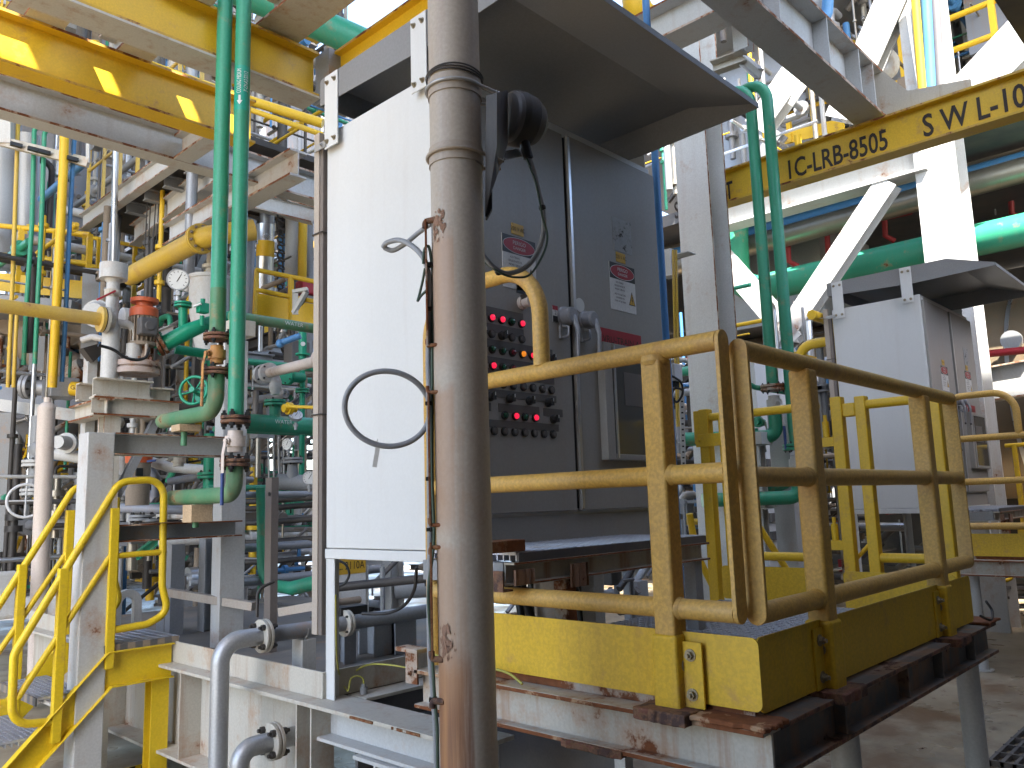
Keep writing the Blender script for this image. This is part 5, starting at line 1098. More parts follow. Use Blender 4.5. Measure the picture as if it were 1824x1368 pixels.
# upper right, beyond the lettered beam
tk = thing('clad_tower', 'grey metal clad tower with vertical panel seams at the upper right', 'tower')
c = W(1590, 170, 17); b = MB(); b.lathe((c.x, c.y, 6.4), NZ, [(0, 1.5), (9, 1.5)], 36); b.build('shell', 'galv', tk)
for z in (8.2, 9.6, 11): MB().lathe((c.x, c.y, z), NZ, [(0, 1.502), (0, 1.52), (.05, 1.52), (.05, 1.502)], 36, 0, False, False).build('band', 'silver', tk)
tk2 = thing('clad_tower', 'pale tall panelled casing seen under the heavy overhead beam', 'tower'); c = W(1395, 190, 15); b = MB(); b.box((c.x - .9, c.y - .8, 4.5), (c.x + 1.4, c.y + 1.2, 13)); b.build('casing', 'galv', tk2)
tk3 = thing('clad_tower', 'brownish lagged column behind the sunlit column at the right edge', 'tower'); c = W(1745, 150, 16); b = MB(); b.lathe((c.x, c.y, 6.4), NZ, [(0, .75), (9, .75)], 30); b.build('shell', 'insulation', tk3)
tag(MB().cyl(W(1573, 260, 14.6) , W(1573, 260, 14.6) + NZ*3.2, .17, 14).build('silver_pipe', 'silver'), 'shiny silver vertical pipe before the grey clad tower', 'pipe')
tag(MB().tube([W(1540, 60, 11.5), W(1601, 121, 11.5), W(1540, 146, 11.6)], .11, n=12, bend=.12).build('cream_pipe', 'cream'), 'cream bent pipe pointing down right in front of the grey clad tower', 'pipe')
tag(MB().tube([W(1420, 30, 8.2), W(1448, 22, 8.2), W(1470, -30, 8.2)], .10, n=14, bend=.2).build('grey_bend', 'steel_grey'), 'fat grey pipe bend at the top edge over the heavy beam', 'pipe')
tag(MB().tube([W(1438, 48, 8.0), W(1473, 30, 8.0), W(1476, -20, 8.0)], .055, n=14, bend=.1).build('blue_bend', 'blue'), 'blue pipe bend at the top edge right of the fat grey one', 'pipe')
for k, (u0, u1, mat, r, lab) in enumerate(((1627, 1643, 'yellow', .05, 'yellow vertical pipe before the sunlit far column'), (1647, 1658, 'blue', .065, 'blue vertical pipe before the sunlit far column'), (1663, 1675, 'purple_steel', .06, 'grey flexible vertical hose before the sunlit far column'))):
    tag(MB().tube([W(u0, -40, 10.2), W(u1, 165, 10.1)], r, n=12).build('riser_pipe', mat), lab, 'pipe')
def railing(label, pts, h, mat, r=.03, posts=6, group='yellow railings on the upper decks', toeb=True):
    t = thing('deck_railing', label, 'railing', group); b = MB()
    for f in (1, .55): b.tube([V(p) + NZ*h*f for p in pts], r, n=8)
    b.build('rail', mat, t); a, c = V(pts[0]), V(pts[-1])
    for k in range(posts): p = a.lerp(c, k/(posts - 1)); MB().box((p.x - r*.9, p.y - r*.9, p.z), (p.x + r*.9, p.y + r*.9, p.z + h)).build('post', mat, t)
    if toeb: q_ = (c - a).normalized(); MB().bar(a + NZ*.1, c + NZ*.1, .02, .2).build('toe_board', mat, t)
    return t
railing('yellow railing crossing in front of the grey clad tower at the upper right', [W(1490, 190, x=13.2), W(1680, 145, x=13.2)], 1.05, 'yellow', .04, 4)
railing('yellow railing right of the sunlit far column at the right edge', [W(1690, 165, x=12.4), W(1880, 100, x=12.4)], 1.1, 'yellow', .045, 3, toeb=False)
railing('yellow railing below the heavy overhead beam seen over the lettered beam', [W(1365, 265, x=12.6), W(1500, 232, x=12.6)], 1.0, 'yellow', .04, 4)
t = thing('box_girder', 'grey box girder corner in the upper right corner', 'girder'); b = MB(); c = W(1790, 20, 12.5); b.box((c.x - .2, c.y - 1.6, c.z - .6), (c.x + 2, c.y + .5, c.z + 1.5)); b.build('girder', 'vessel_grey', t)
t = thing('overhead_plate', 'dark underside of an overhead plate cutting the top right corner', 'plate'); a_ = W(1770, 0, 4.2)
b = MB(); b.prism([W(1766, -8, z=4.75), W(1832, 92, z=4.75), W(1900, 40, z=4.75), W(1860, -120, z=4.75)], (0, 0, .012)); b.build('plate', 'dark_grey', t)
t = thing('rag_bundle', 'heap of wrapped grey rolls on the far deck by the yellow railing', 'bundle'); b = MB()
for k in range(7): c = W(1712 + 9*(k % 3) , 118 + 14*(k//3), 14); b.sphere(c, .16, n=10)
b.build('rolls', 'mud', t)

# far stair and handrails seen through the gate, floor grate at the right
tag(MB().tube([W(1228, 915, 5.6), W(1240, 985, 5.6), W(1290, 1085, 5.6)], .024, n=12, bend=.1).build('stair_handrail', 'yellow'), 'yellow handrail dropping down left of the gate latch post', 'handrail')
tag(MB().tube([W(1330, 905, 5.9), W(1392, 1000, 5.9), W(1420, 1045, 5.9)], .024, n=12, bend=.1).build('stair_handrail', 'yellow'), 'yellow handrail sloping down right behind the swing gate', 'handrail')
fg = thing('floor_grate', 'dark steel floor grate at the bottom right corner of the deck', 'grate')
c = W(1965, 1350, z=.03); b = MB()
for k in range(16): b.box((c.x - .45, c.y - .5 + .065*k, .004), (c.x + .9, c.y - .48 + .065*k, .035))
for k in range(8): b.box((c.x - .45 + .19*k, c.y - .5, .006), (c.x - .435 + .19*k, c.y + .5, .037))
b.build('grate', 'dark_grey', fg)
fs = thing('steel_stair', 'shadowed yellow stair descending below the far platform at the right edge', 'stair')
a, c = W(1738, 1020, 9.6), W(1800, 1118, 9.6)
for q_ in (V((0, 0, 0)), V((.5, -.5, 0))): MB().bar(a + q_, V((c.x, c.y, .1)) + q_, .03, .2).build('stringer', 'stair_yellow', fs)
for k in range(4): p = a.lerp(V((c.x, c.y, .1)), (k + .5)/4.5); MB().bar(p, p + V((.5, -.5, 0)), .22, .03).build('tread', 'dark_grey', fs)
MB().tube([W(1792, 1000, 9.4), W(1805, 1030, 9.4), W(1770, 1040, 9.4)], .022, n=10, bend=.05).build('handrail', 'stair_yellow', fs)
# ------------------------------------------------------------------ background at the left
gvs = thing('process_vessel', 'tall grey process vessel with a big bolted manway at the upper left', 'vessel')
vd = 11.0; vc = W(104, 390, vd + .5); vr = px(72, vd)
b = MB(); b.lathe((vc.x, vc.y, 2.6), NZ, [(0, vr*.6), (.3, vr), (6, vr)], 40); b.build('shell', 'vessel_grey', gvs)
mcn = W(125, 388, vd - .05); fx = V((-mcn.x, -mcn.y, 0)).normalized()
b = MB(); b.lathe(mcn - fx*.25, fx, [(0, .30), (.2, .30), (.2, .34), (.26, .34), (.262, .34), (.31, .33)], 30)
_, u_, w_ = MB.frame(fx)
for k in range(20): a = 2*math.pi*k/20; b.lathe(mcn - fx*.05 + (u_*math.cos(a) + w_*math.sin(a))*.295, fx, [(0, .03), (.16, .03)], 6, 1, smooth=False)
b.tube([mcn + fx*.08 + u_*.2 + w_*.0, mcn + fx*.1 + NZ*.55 + u_*.24, mcn + fx*.1 + NZ*.6 - u_*.1], .02, n=8, bend=.15); b.build('manway', ['vessel_grey', 'dark_grey'], gvs)
def vrun(name, lab, pts, d, r, mat, cat='pipe', group=None, bend=.06, n=12): return tag(MB().tube([W(u, v, d) for u, v in pts], r, n=n, bend=bend).build(name, mat), lab, cat, group)
vrun('grey_duct', 'wide grey pipe at the left edge under the white beam', [(5, 205), (2, 480)], 9.5, .20, 'grey_metal'); vrun('grey_duct', 'grey pipe with a flared foot beside the one at the left edge', [(50, 240), (44, 480)], 9.6, .13, 'grey_metal')
G1 = 'thin coloured vertical lines at the upper left'
vrun('service_line', 'pale yellow thin line, leftmost of the vertical service lines', [(48, 200), (32, 222), (26, 400), (20, 560), (14, 690)], 8.0, .020, 'pipe_yellow', group=G1); vrun('service_line', 'left of two thin green vertical service lines', [(80, 210), (61, 232), (57, 400), (46, 560), (42, 650)], 8.0, .022, 'green', group=G1)
vrun('service_line', 'right of two thin green vertical service lines', [(98, 214), (79, 238), (74, 400), (66, 560), (62, 648)], 8.0, .022, 'green', group=G1); vrun('service_line', 'thick bright yellow vertical service line before the grey vessel', [(117, 165), (113, 300), (104, 480), (93, 690)], 7.8, .042, 'yellow', group=G1)
vrun('service_line', 'blue thin vertical service line before the grey vessel manway', [(146, 236), (132, 250), (124, 400), (117, 560), (110, 680)], 7.9, .021, 'blue', group=G1); vrun('service_line', 'second pale yellow thin line beside the leftmost one', [(30, 560), (24, 690)], 7.9, .018, 'pipe_yellow', group=G1)
vrun('silver_line', 'pale blue silver vertical pole right of the grey vessel', [(210, 175), (206, 250), (202, 480)], 8.2, .030, 'silver'); vrun('dark_riser', 'dark grey vertical pipe left of the green pipes', [(341, 105), (343, 300), (335, 520)], 7.6, .052, 'grey_metal')
vrun('yellow_riser', 'yellow vertical pipe behind the upper yellow beam at the top left', [(107, 20), (107, 85)], 8.2, .045, 'yellow'); vrun('yellow_hook', 'yellow bent pipe end over the lower yellow beam at the top left', [(128, 98), (138, 78), (175, 80)], 7.6, .045, 'yellow', bend=.12)
vrun('yellow_run', 'yellow pipe running right behind the upper yellow beam', [(270, 118), (400, 165), (575, 220)], 7.4, .045, 'yellow'); vrun('yellow_run', 'thinner yellow pipe just under the one behind the upper yellow beam', [(290, 142), (575, 240)], 7.2, .025, 'yellow')
vrun('thin_yellow_line', 'thin yellow line along the top of the white floor beam', [(66, 178), (67, 162), (330, 238)], 7.3, .016, 'pipe_yellow', bend=.03)
for k, (a, c, m, lab) in enumerate((((112, 176), (124, 160), 'green', 'left short green pipe crossing the white floor beam'), ((130, 182), (143, 166), 'green', 'right short green pipe crossing the white floor beam'), ((182, 200), (198, 180), 'blue', 'short blue pipe crossing the white floor beam'))):
    vrun('short_line', lab, [a, c], 7.0, .018, m)
t = thing('line_bracket', 'beige angle bracket bar clamping the thin vertical service lines', 'bracket'); b = MB(); b.bar(W(2, 252, 7.9), W(158, 290, 7.9), .05, .09); b.build('bar', 'cream', t)
for u, v in ((29, 258), (60, 266), (79, 271), (129, 283)): MB().obox(W(u, v, 7.82), (.05, 0, 0), (0, .02, 0), (0, 0, .018)).build('clamp', 'black', t)
MBp = lambda a, c, d, w, h: MB().bar(W(*a, d), W(*c, d), w, h)
tag(MBp((6, 195), (6, 256), 7.9, .16, .1).build('drop_bracket', 'steel_white'), 'white drop bracket at the left edge under the floor beam', 'bracket'); tag(MBp((157, 225), (157, 290), 7.9, .03, .04).build('drop_bracket', 'steel_white'), 'thin white drop rod right of the service lines', 'bracket')
railing('yellow handrail of the landing in front of the grey vessel', [W(-30, 515, 9.0), W(155, 533, 9.0)], px(120, 9.0), 'yellow', .03, 4)
railing('yellow handrail carrying on behind the cup topped vent pipe', [W(38, 515, 9.4), W(300, 560, 9.8)], px(118, 9.5), 'yellow', .025, 5, toeb=False)
t = thing('landing', 'steel landing floor below the yellow handrail in front of the grey vessel', 'platform'); b = MB(); p = W(-40, 545, 9.0); p1_ = W(165, 560, 9.0); b.bar(p, p1_, .9, .10); b.build('floor', 'steel_grey', t)
# elevated walkway running away
wk = thing('elevated_walkway', 'elevated walkway with pale fascia beam and dark underside at the upper left', 'walkway')
w0_, w1_ = W(178, 372, 9.5), W(330, 268, 7.5); w0_ = V((w1_.x - .0, W(178, 372, x=w1_.x).y, w1_.z))
b = MB(); b.ibeam(V((w1_.x, w1_.y - .6, w1_.z)), w0_ + PY*.5, .09, .19, .01, .014, m=0, me=1); b.build('fascia', WB, wk)
b = MB(); b.box((w1_.x + .08, w1_.y - .6, w1_.z - .02), (w1_.x + 1.6, w0_.y + .5, w1_.z + .04)); b.build('deck', 'dark_steel', wk)
for k in range(5): y = w1_.y - .3 + (w0_.y - w1_.y)*k/4.5; MB().ibeam((w1_.x + .08, y, w1_.z - .08), (w1_.x + 1.6, y, w1_.z - .08), .08, .12, .008, .01).build('joist', 'steel_grey', wk)
railing('pale yellow railing on the elevated walkway against the bright sky', [V((w1_.x, w1_.y - .3, w1_.z + .12)), w0_ + PY*.4 + NZ*.12], .85, 'pipe_yellow', .017, 7, toeb=False)
wk2 = thing('elevated_walkway', 'second dark gantry below the elevated walkway left of the green pipes', 'walkway'); b = MB(); b.ibeam(W(240, 420, 9), W(410, 290, 7.4), .12, .24, .01, .014, m=0, me=1); b.build('fascia', WB, wk2); b = MB(); b.ibeam(W(180, 395, 10), W(330, 330, 8.4), .1, .16, .01, .014); b.build('joist', 'steel_grey', wk2)
for k in range(4): vrun('hoist_wire', 'thin dark hoist wires hanging left of the green pipes', [(268 + 5*(k % 2) + 16*(k//2), 270), (258 + 6*(k % 2) + 14*(k//2), 440)], 8.4, .006, 'dark_steel', 'wire', 'hoist wires', n=6)
# mid left clutter
vrun('pink_cylinder', 'tall pale pink gas cylinder pipe standing left of the yellow stair', [(83, 725), (62, 1250)], 6.9, .068, 'pink_cream', 'cylinder', n=20)
b = MB(); c = W(84, 727, 6.9); b.sphere(c, .068, sc=(1, 1, .8), n=16); b.cyl(c + NZ*.04, c + NZ*.09, .03, 12); tag(b.build('cylinder_cap', 'pink_cream'), 'domed cap on the tall pink cylinder', 'cap')
t = thing('motor_guard', 'dark grey mesh guard box over a shaft below the bright yellow service line', 'guard'); b = MB(); c = W(108, 692, 8.6); b.obox(c, (.14, 0, 0), (0, .14, 0), (0, 0, .105)); b.build('box', 'grey_metal', t, .01)
vrun('pump_shaft', 'grey flanged pump barrel left of the mesh guard box', [(48, 690), (100, 692)], 8.8, .085, 'grey_metal'); MBf = MB().flange(W(51, 688, 8.75), W(100, 692, 8.8) - W(48, 690, 8.8), .14, .04, 0, 1, 8); tag(MBf.build('pump_flange', ['grey_metal', 'black']), 'thick grey flange on the pump barrel at the left', 'flange')
t = thing('label_sleeve', 'yellow lettered sleeve on the pump barrel right of the mesh guard box', 'label'); b = MB(); p0_, p1_ = W(128, 692, 8.5), W(147, 694, 8.5); b.cyl(p0_, p1_, .075, 16); q_ = (p0_ + p1_)/2; b.text('GAZ', q_ + V((-.03, -.078, .0)), PX, NZ, .045, 1); b.build('sleeve', ['yellow', 'lettering_dark'], t)
vrun('rusty_elbow', 'large rust brown lagged pipe sloping behind the blue service line', [(40, 600), (90, 640), (150, 672)], 10.0, .22, 'mud'); vrun('rusty_elbow', 'orange rusted pipe bend right of the blue service line', [(120, 672), (150, 655)], 9.6, .13, 'rusty_steel')
for k, (u, v0, v1, w_, lab) in enumerate(((10, 735, 980, .16, 'grey post at the left edge beside the handwheel'), (170, 480, 640, .22, 'pale post above the white vent pipe'), (68, 585, 660, .14, 'grey post behind the green service lines'))):
    tag(MBp((u, v0), (u - 4, v1), 8.8, w_, w_).build('side_post', 'steel_grey'), lab, 'post')
tag(MBp((0, 722), (165, 745), 9.0, .2, .13).build('side_beam', 'steel_white'), 'pale horizontal beam under the grey pump barrel at the left', 'beam'); tag(MBp((0, 700), (165, 720), 9.6, .3, .2).build('side_beam', 'vessel_grey'), 'grey skid beam behind the mesh guard box', 'beam')
tag(MBp((0, 560), (170, 590), 10.4, .3, .5).build('side_beam', 'mud'), 'shadowed floor girder below the landing at the left', 'beam')
t = thing('valve_wheel', 'thin pale ring handwheel facing the camera left of the pink cylinder', 'handwheel'); c = W(46, 892, 7.6); ax = V((-c.x, -c.y, 0)).normalized(); _, u_, w_ = MB.frame(ax); R_ = px(29, 7.6)
b = MB(); b.tube([c + u_*R_*math.cos(2*math.pi*k/30) + w_*R_*math.sin(2*math.pi*k/30) for k in range(30)], .014, n=8, closed=True); b.tube([c - u_*R_, c + u_*R_], .008, n=6); b.tube([c - w_*R_, c + w_*R_], .008, n=6); b.build('wheel', 'cable_light', t)
t = thing('grey_valve', 'grey flanged valve stack left of the pink cylinder above the ring handwheel', 'valve'); c = W(62, 840, 8.0); b = MB(); b.cyl(c - NZ*.25, c + NZ*.55, .06, 14); b.sphere(c + NZ*.22 + PX*.05, .12); b.build('body', 'steel_grey', t); MB().flange(c + NZ*.08, NZ, .12, .03, 0, 1, 6).build('flange', ['steel_white', 'black'], t); MB().flange(c - NZ*.2, NZ, .12, .03, 0, 1, 6).build('flange', ['steel_white', 'black'], t)
t = thing('round_flange', 'big pale round flange and pipe right of the pink cylinder', 'flange'); c = W(122, 790, 7.8); b = MB(); b.lathe(c, V((-.7, -.7, 0)), [(0, .10), (.05, .10), (.05, .07), (.2, .06)], 22); b.cyl(W(100, 808, 7.9), W(150, 816, 7.9), .06, 12); b.build('flange', 'steel_white', t)
t = thing('lifting_lug', 'white lifting lug plate with a round hole behind the stair landing', 'lug'); c = W(228, 1090, 5.75); b = MB(); pts = []; hr = px(24, 5.75); h_ = px(60, 5.75)
outer = [c + PX*hr*math.cos(math.pi*k/16) + NZ*(h_*.25 + hr*math.sin(math.pi*k/16)) for k in range(17)] 
inner = [c + PX*hr*.45*math.cos(math.pi*k/16) + NZ*(h_*.25 + hr*.45*math.sin(math.pi*k/16)) for k in range(17)]
for k in range(16): b.prism([outer[k], outer[k+1], inner[k+1], inner[k]], (0, .05, 0))
b.box((c.x - hr, c.y, c.z - h_*.8), (c.x - hr*.45, c.y + .05, c.z + h_*.25)); b.box((c.x + hr*.45, c.y, c.z - h_*.8), (c.x + hr, c.y + .05, c.z + h_*.25)); b.build('lug', 'steel_white', t)
t = thing('lifting_lug', 'white lug block at the left edge behind the stair handrail', 'lug'); b = MB(); c = W(8, 1060, 6.6); b.obox(c, (.09, 0, 0), (0, .05, 0), (0, 0, .19)); b.build('lug', 'steel_white', t, .03)
tag(MBp((150, 1075), (0, 1085), 7.0, .16, .18).build('skid_edge', 'steel_white'), 'white skid edge beam behind the stair handrails', 'beam')
# behind the stair / frame
mt2 = copy_later = None
t = thing('pump_motor', 'second orange topped motor with a pale body under the grey channel of the white frame', 'motor'); c = W(247, 830, 6.2); zz2 = lambda v: W(247, v, 6.2).z
b = MB(); b.lathe((c.x, c.y, zz2(825)), NZ, [(0, .095), (zz2(806) - zz2(825), .10)], 24); b.build('fan_cover', 'orange', t); b = MB(); b.lathe((c.x, c.y, zz2(900)), NZ, [(0, .085), (zz2(825) - zz2(900), .088)], 24); b.obox((c.x - .03, c.y - .09, zz2(842)), (.025, 0, 0), (0, .01, 0), (0, 0, .03), 1); b.build('body', ['mud', 'black'], t)
for k, (pts, r, m, lab) in enumerate(((((268, 822), (300, 832), (335, 835), (400, 840)), .04, 'steel_white', 'white pipe leaving the second motor to the right'), (((268, 836), (278, 850), (278, 885)), .035, 'vessel_grey', 'short grey drop bend beside the second motor'), (((300, 858), (345, 850), (400, 832)), .03, 'vessel_grey', 'slanting grey pipe with a blue clip under the lower timber block'),
        (((215, 876), (260, 878), (275, 890)), .038, 'vessel_grey', 'grey pipe behind the yellow stair loop'), (((215, 905), (330, 908), (420, 912)), .04, 'vessel_grey', 'long grey pipe above the lower grey channel'))):
    vrun('grey_pipe', lab, pts, 6.4 + .05*k, r, m)
t = thing('lever_valve', 'cream ball valve with a blue and silver lever under the upper grey channel', 'valve'); c = W(318, 818, 5.7); ball_valve(t, c, .05, 'cream', 'silver', 'dark_blue', NZ, NX, False)
for k, (u, v) in enumerate(((253, 922), (268, 930))): tag(MB().flange(W(u, v, 6.3), NZ, .10 - .02*k, .02, 0, 1, 6).build('flange_set', ['steel_grey', 'black']), ['grey flange pair right behind the stair loop', 'smaller white flange low behind the stair loop'][k], 'flange')
t = thing('green_flange_pipe', 'green flanged pipe standing behind the right green elbow', 'pipe'); c = W(373, 905, 6.0); b = MB(); b.cyl(c, c + NZ*.55, .05, 16); b.build('pipe', 'bright_green', t); MB().flange(c + NZ*.24, NZ, .09, .02, 0, 1, 6).build('flange', ['bright_green', 'black'], t)
t = thing('hold_down_post', 'dark slotted post between the stair loop and the cream column', 'post'); c = W(312, 1040, 5.9); b = MB(); b.box((c.x - .05, c.y - .04, .742), (c.x + .05, c.y + .04, W(312, 970, 5.9).z)); b.build('post', 'grey_metal', t)
for k, (u, w_) in enumerate(((300, .13), (368, .10), (405, .12), (640, .1), (700, .12))):
    t = thing('pipe_stool', ['open box stool on the skid deck beside the stair landing', 'grey stub column on the skid deck left of the cream column', 'second grey stub column nearest the cream column on the skid deck', 'white post seen in the gap below the cabinet, left', 'white post seen in the gap below the cabinet, right'][k], 'pipe stool', 'stub columns on the skid deck')
    c = W(u, 1130, 6.0); b = MB(); b.ibeam((c.x, c.y, .742), (c.x, c.y, W(u, (1100, 960, 1040, 985, 985)[k], 6.0).z), w_, w_, .01, .012, up=PX); b.build('stub', 'steel_grey' if k < 3 else 'steel_white', t)
t = thing('name_panel', 'cream equipment panel with a yellow lettered band seen in the gap below the cabinet', 'sign'); c = W(620, 1040, 5.6); b = MB(); b.obox(c, (.14, 0, 0), (0, .01, 0), (0, 0, .20)); q_ = W(622, 1008, y=c.y - .011); b.box((c.x - .14, c.y - .013, q_.z - .055), (c.x + .14, c.y - .0105, q_.z + .07), 1); b.text('PL. 2110A', (c.x + .0, c.y - .014, q_.z), PX, NZ, .055, 2, .8); b.build('panel', ['sign_white', 'sign_yellow', 'lettering_dark'], t)
vrun('wrapped_pipe', 'dark wrapped pipe with a knobbly coupling seen in the gap below the cabinet', [(585, 1048), (640, 1042), (700, 1036), (760, 1030)], 5.2, .028, 'dark_steel'); vrun('pale_pipe', 'fat pale grey pipe seen in the gap below the cabinet', [(705, 1050), (775, 1046)], 6.0, .07, 'steel_grey')
t = thing('cable_box', 'black box with cables hanging in the gap at the cabinet back leg', 'box'); c = W(622, 1090, 4.5); b = MB(); b.obox(c, (.09, 0, 0), (0, .05, 0), (0, 0, .035)); b.build('box', 'black', t, .004)
cable('sagging_cable', [W(645, 1093, 4.4), W(690, 1092, 4.35), W(720, 1078, 4.3), W(738, 1050, 4.2), W(742, 1010, 4.2)], .009, 'dark_steel', 'dark sagging cable loop in the gap below the cabinet'); cable('back_cable', [W(600, 998, 4.3), W(615, 1005, 4.3), W(622, 1022, 4.3), W(615, 1038, 4.3), W(600, 1045, 4.3)], .007, 'black', 'small black cable bow by the cabinet back leg')
# between green pipes and cabinet, upper
vrun('grey_stack', 'grey vertical cylinder with a yellow band behind the cabinet duct', [(473, 400), (470, 545)], 8.0, .085, 'silver', n=18); tag(MB().cyl(W(473, 430, 8.0), W(472, 458, 8.0), .087, 18).build('band_label', 'yellow'), 'yellow band label round the grey vertical cylinder', 'label')
vrun('grey_stack', 'upper dark grey pipe leading down into the banded cylinder', [(477, 372), (476, 402)], 8.0, .065, 'grey_metal'); vrun('yellow_post', 'yellow vertical post right of the chain by the cabinet duct', [(540, 380), (538, 500)], 8.3, .045, 'yellow')
vrun('white_drum', 'white slim vertical drum behind the yellow post by the cabinet duct', [(524, 385), (522, 490)], 8.6, .09, 'steel_white', n=16)
t = thing('hoist_chain', 'dark hanging chain hoist between the grey cylinder and yellow post', 'chain'); b = MB()
for k in range(22): c = W(499 + (k % 2)*2, 385 + 7*k, 7.8); b.tube([c + V((.03*math.cos(a), .03*math.sin(a)*(k % 2), .028*math.sin(a))) for a in [2*math.pi*q/8 for q in range(8)]], .009, n=5, closed=True)
b.build('chain', 'dark_steel', t)
railing('yellow railing of the small landing behind the dusty WATER pipe', [W(455, 560, 7.4), W(580, 585, 7.4)], px(82, 7.4), 'yellow', .022, 3)
t = thing('red_machine', 'dull red machine casing behind the cabinet duct on the small landing', 'machine'); c = W(552, 520, 7.8); b = MB(); b.obox(c, (.17, 0, 0), (0, .15, 0), (0, 0, .07)); b.build('casing', 'red_pipe', t, .02); b = MB(); b.obox(c - NZ*.16, (.15, 0, 0), (0, .14, 0), (0, 0, .08)); b.build('base', 'steel_grey', t)
t = thing('angle_frame', 'white angle bracket frame beside the red machine casing', 'bracket'); b = MB(); b.bar(W(548, 515, 7.2), W(522, 520, 7.2), .05, .03); b.bar(W(545, 520, 7.2), W(523, 558, 7.2), .05, .03); b.bar(W(526, 522, 7.2), W(526, 560, 7.2), .05, .03); b.build('frame', 'steel_white', t)
for k, (a, c, d, w_, lab) in enumerate((((440, 340), (505, 300), 6.8, .16, 'white tie beam rising beside the cabinet duct'), ((430, 300), (520, 345), 7.2, .16, 'white cross beam behind the right green pipe'), ((440, 355), (560, 385), 7.8, .16, 'lower white cross beam behind the cabinet duct'))):
    t = thing('tie_beam', lab, 'beam', 'small white tie beams behind the cabinet duct'); b = MB(); b.ibeam(W(*a, d), W(*c, d), .10, w_, .008, .012, m=0, me=1); b.build('section', WB, t)
vrun('steel_stub_post', 'grey broad post behind the right green pipe near its middle', [(440, 390), (432, 560)], 7.0, .09, 'steel_grey', 'post', n=4)
vrun('green_top_pipe', 'thick dark green pipe at the top behind the two green pipes', [(420, -20), (520, 22), (650, 80)], 6.0, .115, 'green', n=20)
vrun('grey_top_pipe', 'grey pipe below the thick dark green one at the top', [(435, 45), (585, 115)], 6.6, .05, 'grey_metal'); vrun('grey_top_pipe', 'thin pale pipe slanting under the thick dark green one at the top', [(475, 20), (545, 110)], 6.9, .045, 'steel_grey')
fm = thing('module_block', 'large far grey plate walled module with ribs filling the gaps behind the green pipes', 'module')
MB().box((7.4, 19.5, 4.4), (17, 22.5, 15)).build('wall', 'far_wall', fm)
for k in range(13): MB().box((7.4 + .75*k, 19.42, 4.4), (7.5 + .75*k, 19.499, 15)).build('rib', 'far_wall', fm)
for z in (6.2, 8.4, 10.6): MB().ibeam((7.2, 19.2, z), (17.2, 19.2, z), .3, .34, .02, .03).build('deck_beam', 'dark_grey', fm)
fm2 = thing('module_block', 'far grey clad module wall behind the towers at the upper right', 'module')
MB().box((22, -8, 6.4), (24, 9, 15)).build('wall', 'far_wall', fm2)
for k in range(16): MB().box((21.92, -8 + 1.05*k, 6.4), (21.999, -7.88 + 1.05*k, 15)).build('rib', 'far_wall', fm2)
# ------------------------------------------------------------------ far pipework that reads as one mass
def mass(name, label, umin, umax, vmin, vmax, d0, d1, n, seed, mats, group=None):
    rnd = random.Random(seed); b = MB()
    for k in range(n):
        d = rnd.uniform(d0, d1); u = rnd.uniform(umin, umax); v = rnd.uniform(vmin, vmax); c = W(u, v, d); m = rnd.randrange(len(mats)); kd = rnd.random()
        if c.z < .05: c.z = .3 + rnd.random()
        L = px(rnd.uniform(25, 130), d); r = px(rnd.uniform(1.5, 7), d); ax = rnd.choice((PX, PY, NZ, NZ, PX*.7 + NZ*.5, PY*.7 - NZ*.6))
        if kd < .40: b.tube([c - ax*L/2, c + ax*L/2], r, m, n=8)
        elif kd < .58: e = rnd.choice((PX, PY, NZ)); b.tube([c - ax*L/2, c, c + e*L*.5], r, m, n=8, bend=r*3)
        elif kd < .72: b.ibeam(c - ax*L*.7, c + ax*L*.7, r*3.2, r*3.6, r*.4, r*.5, up=(NZ if abs(ax.z) < .5 else PX), m=m)
        elif kd < .82: b.box(c - V((r*2.5, r*2, r*3)), c + V((r*2.5, r*2, r*3)), m)
        elif kd < .92: b.lathe(c, ax, [(0, r*2), (r*.6, r*2), (r*.6, r), (r*2.4, r), (r*2.4, r*2), (r*3, r*2)], 12, m)
        else: b.sphere(c, r*1.8, m, 8)
    o = b.build(name, mats); o['kind'] = 'stuff'; o['label'] = label; return o
MM = ['steel_grey', 'dark_grey', 'grey_metal', 'dark_steel', 'mud', 'steel_grey', 'dark_grey', 'insulation']
mass('process_pipework', 'dense far process pipework behind the stair at the lower left', -40, 175, 590, 1010, 9.5, 16, 430, 1, MM + ['yellow', 'rusty_steel'])
mass('process_pipework', 'dense far pipework between the pump stand and the cabinet', 170, 600, 560, 1080, 7.2, 12, 560, 2, MM + ['dark_steel', 'green', 'dark_grey'])
mass('process_pipework', 'far pipework and steelwork high behind the green pipes', 150, 600, 380, 590, 10.5, 16, 170, 3, MM + ['yellow'])
mass('process_pipework', 'far steelwork above the yellow beams at the top left', -20, 620, -40, 200, 9.0, 15, 260, 4, MM + ['steel_white', 'yellow', 'steel_white'])
mass('process_pipework', 'dense pipework behind the guard rails and swing gate', 1180, 1500, 640, 1040, 8.9, 12.5, 260, 5, MM + ['dark_steel', 'steel_white'])
mass('process_pipework', 'far steelwork above the lettered beam at the upper right', 1180, 1840, -40, 330, 12.5, 19, 420, 6, MM + ['steel_white', 'steel_white', 'yellow', 'galv'])
mass('process_pipework', 'shadowy equipment under the deck at the right', 1180, 1840, 640, 1010, 13, 18, 180, 7, ['dark_grey', 'dark_steel', 'mud', 'grey_metal', 'red_pipe'])
mass('process_pipework', 'equipment on the skid deck seen in the gap below the cabinet', 590, 1240, 985, 1110, 5.4, 8.0, 110, 8, ['dark_steel', 'grey_metal', 'steel_grey', 'dark_grey', 'mud'])

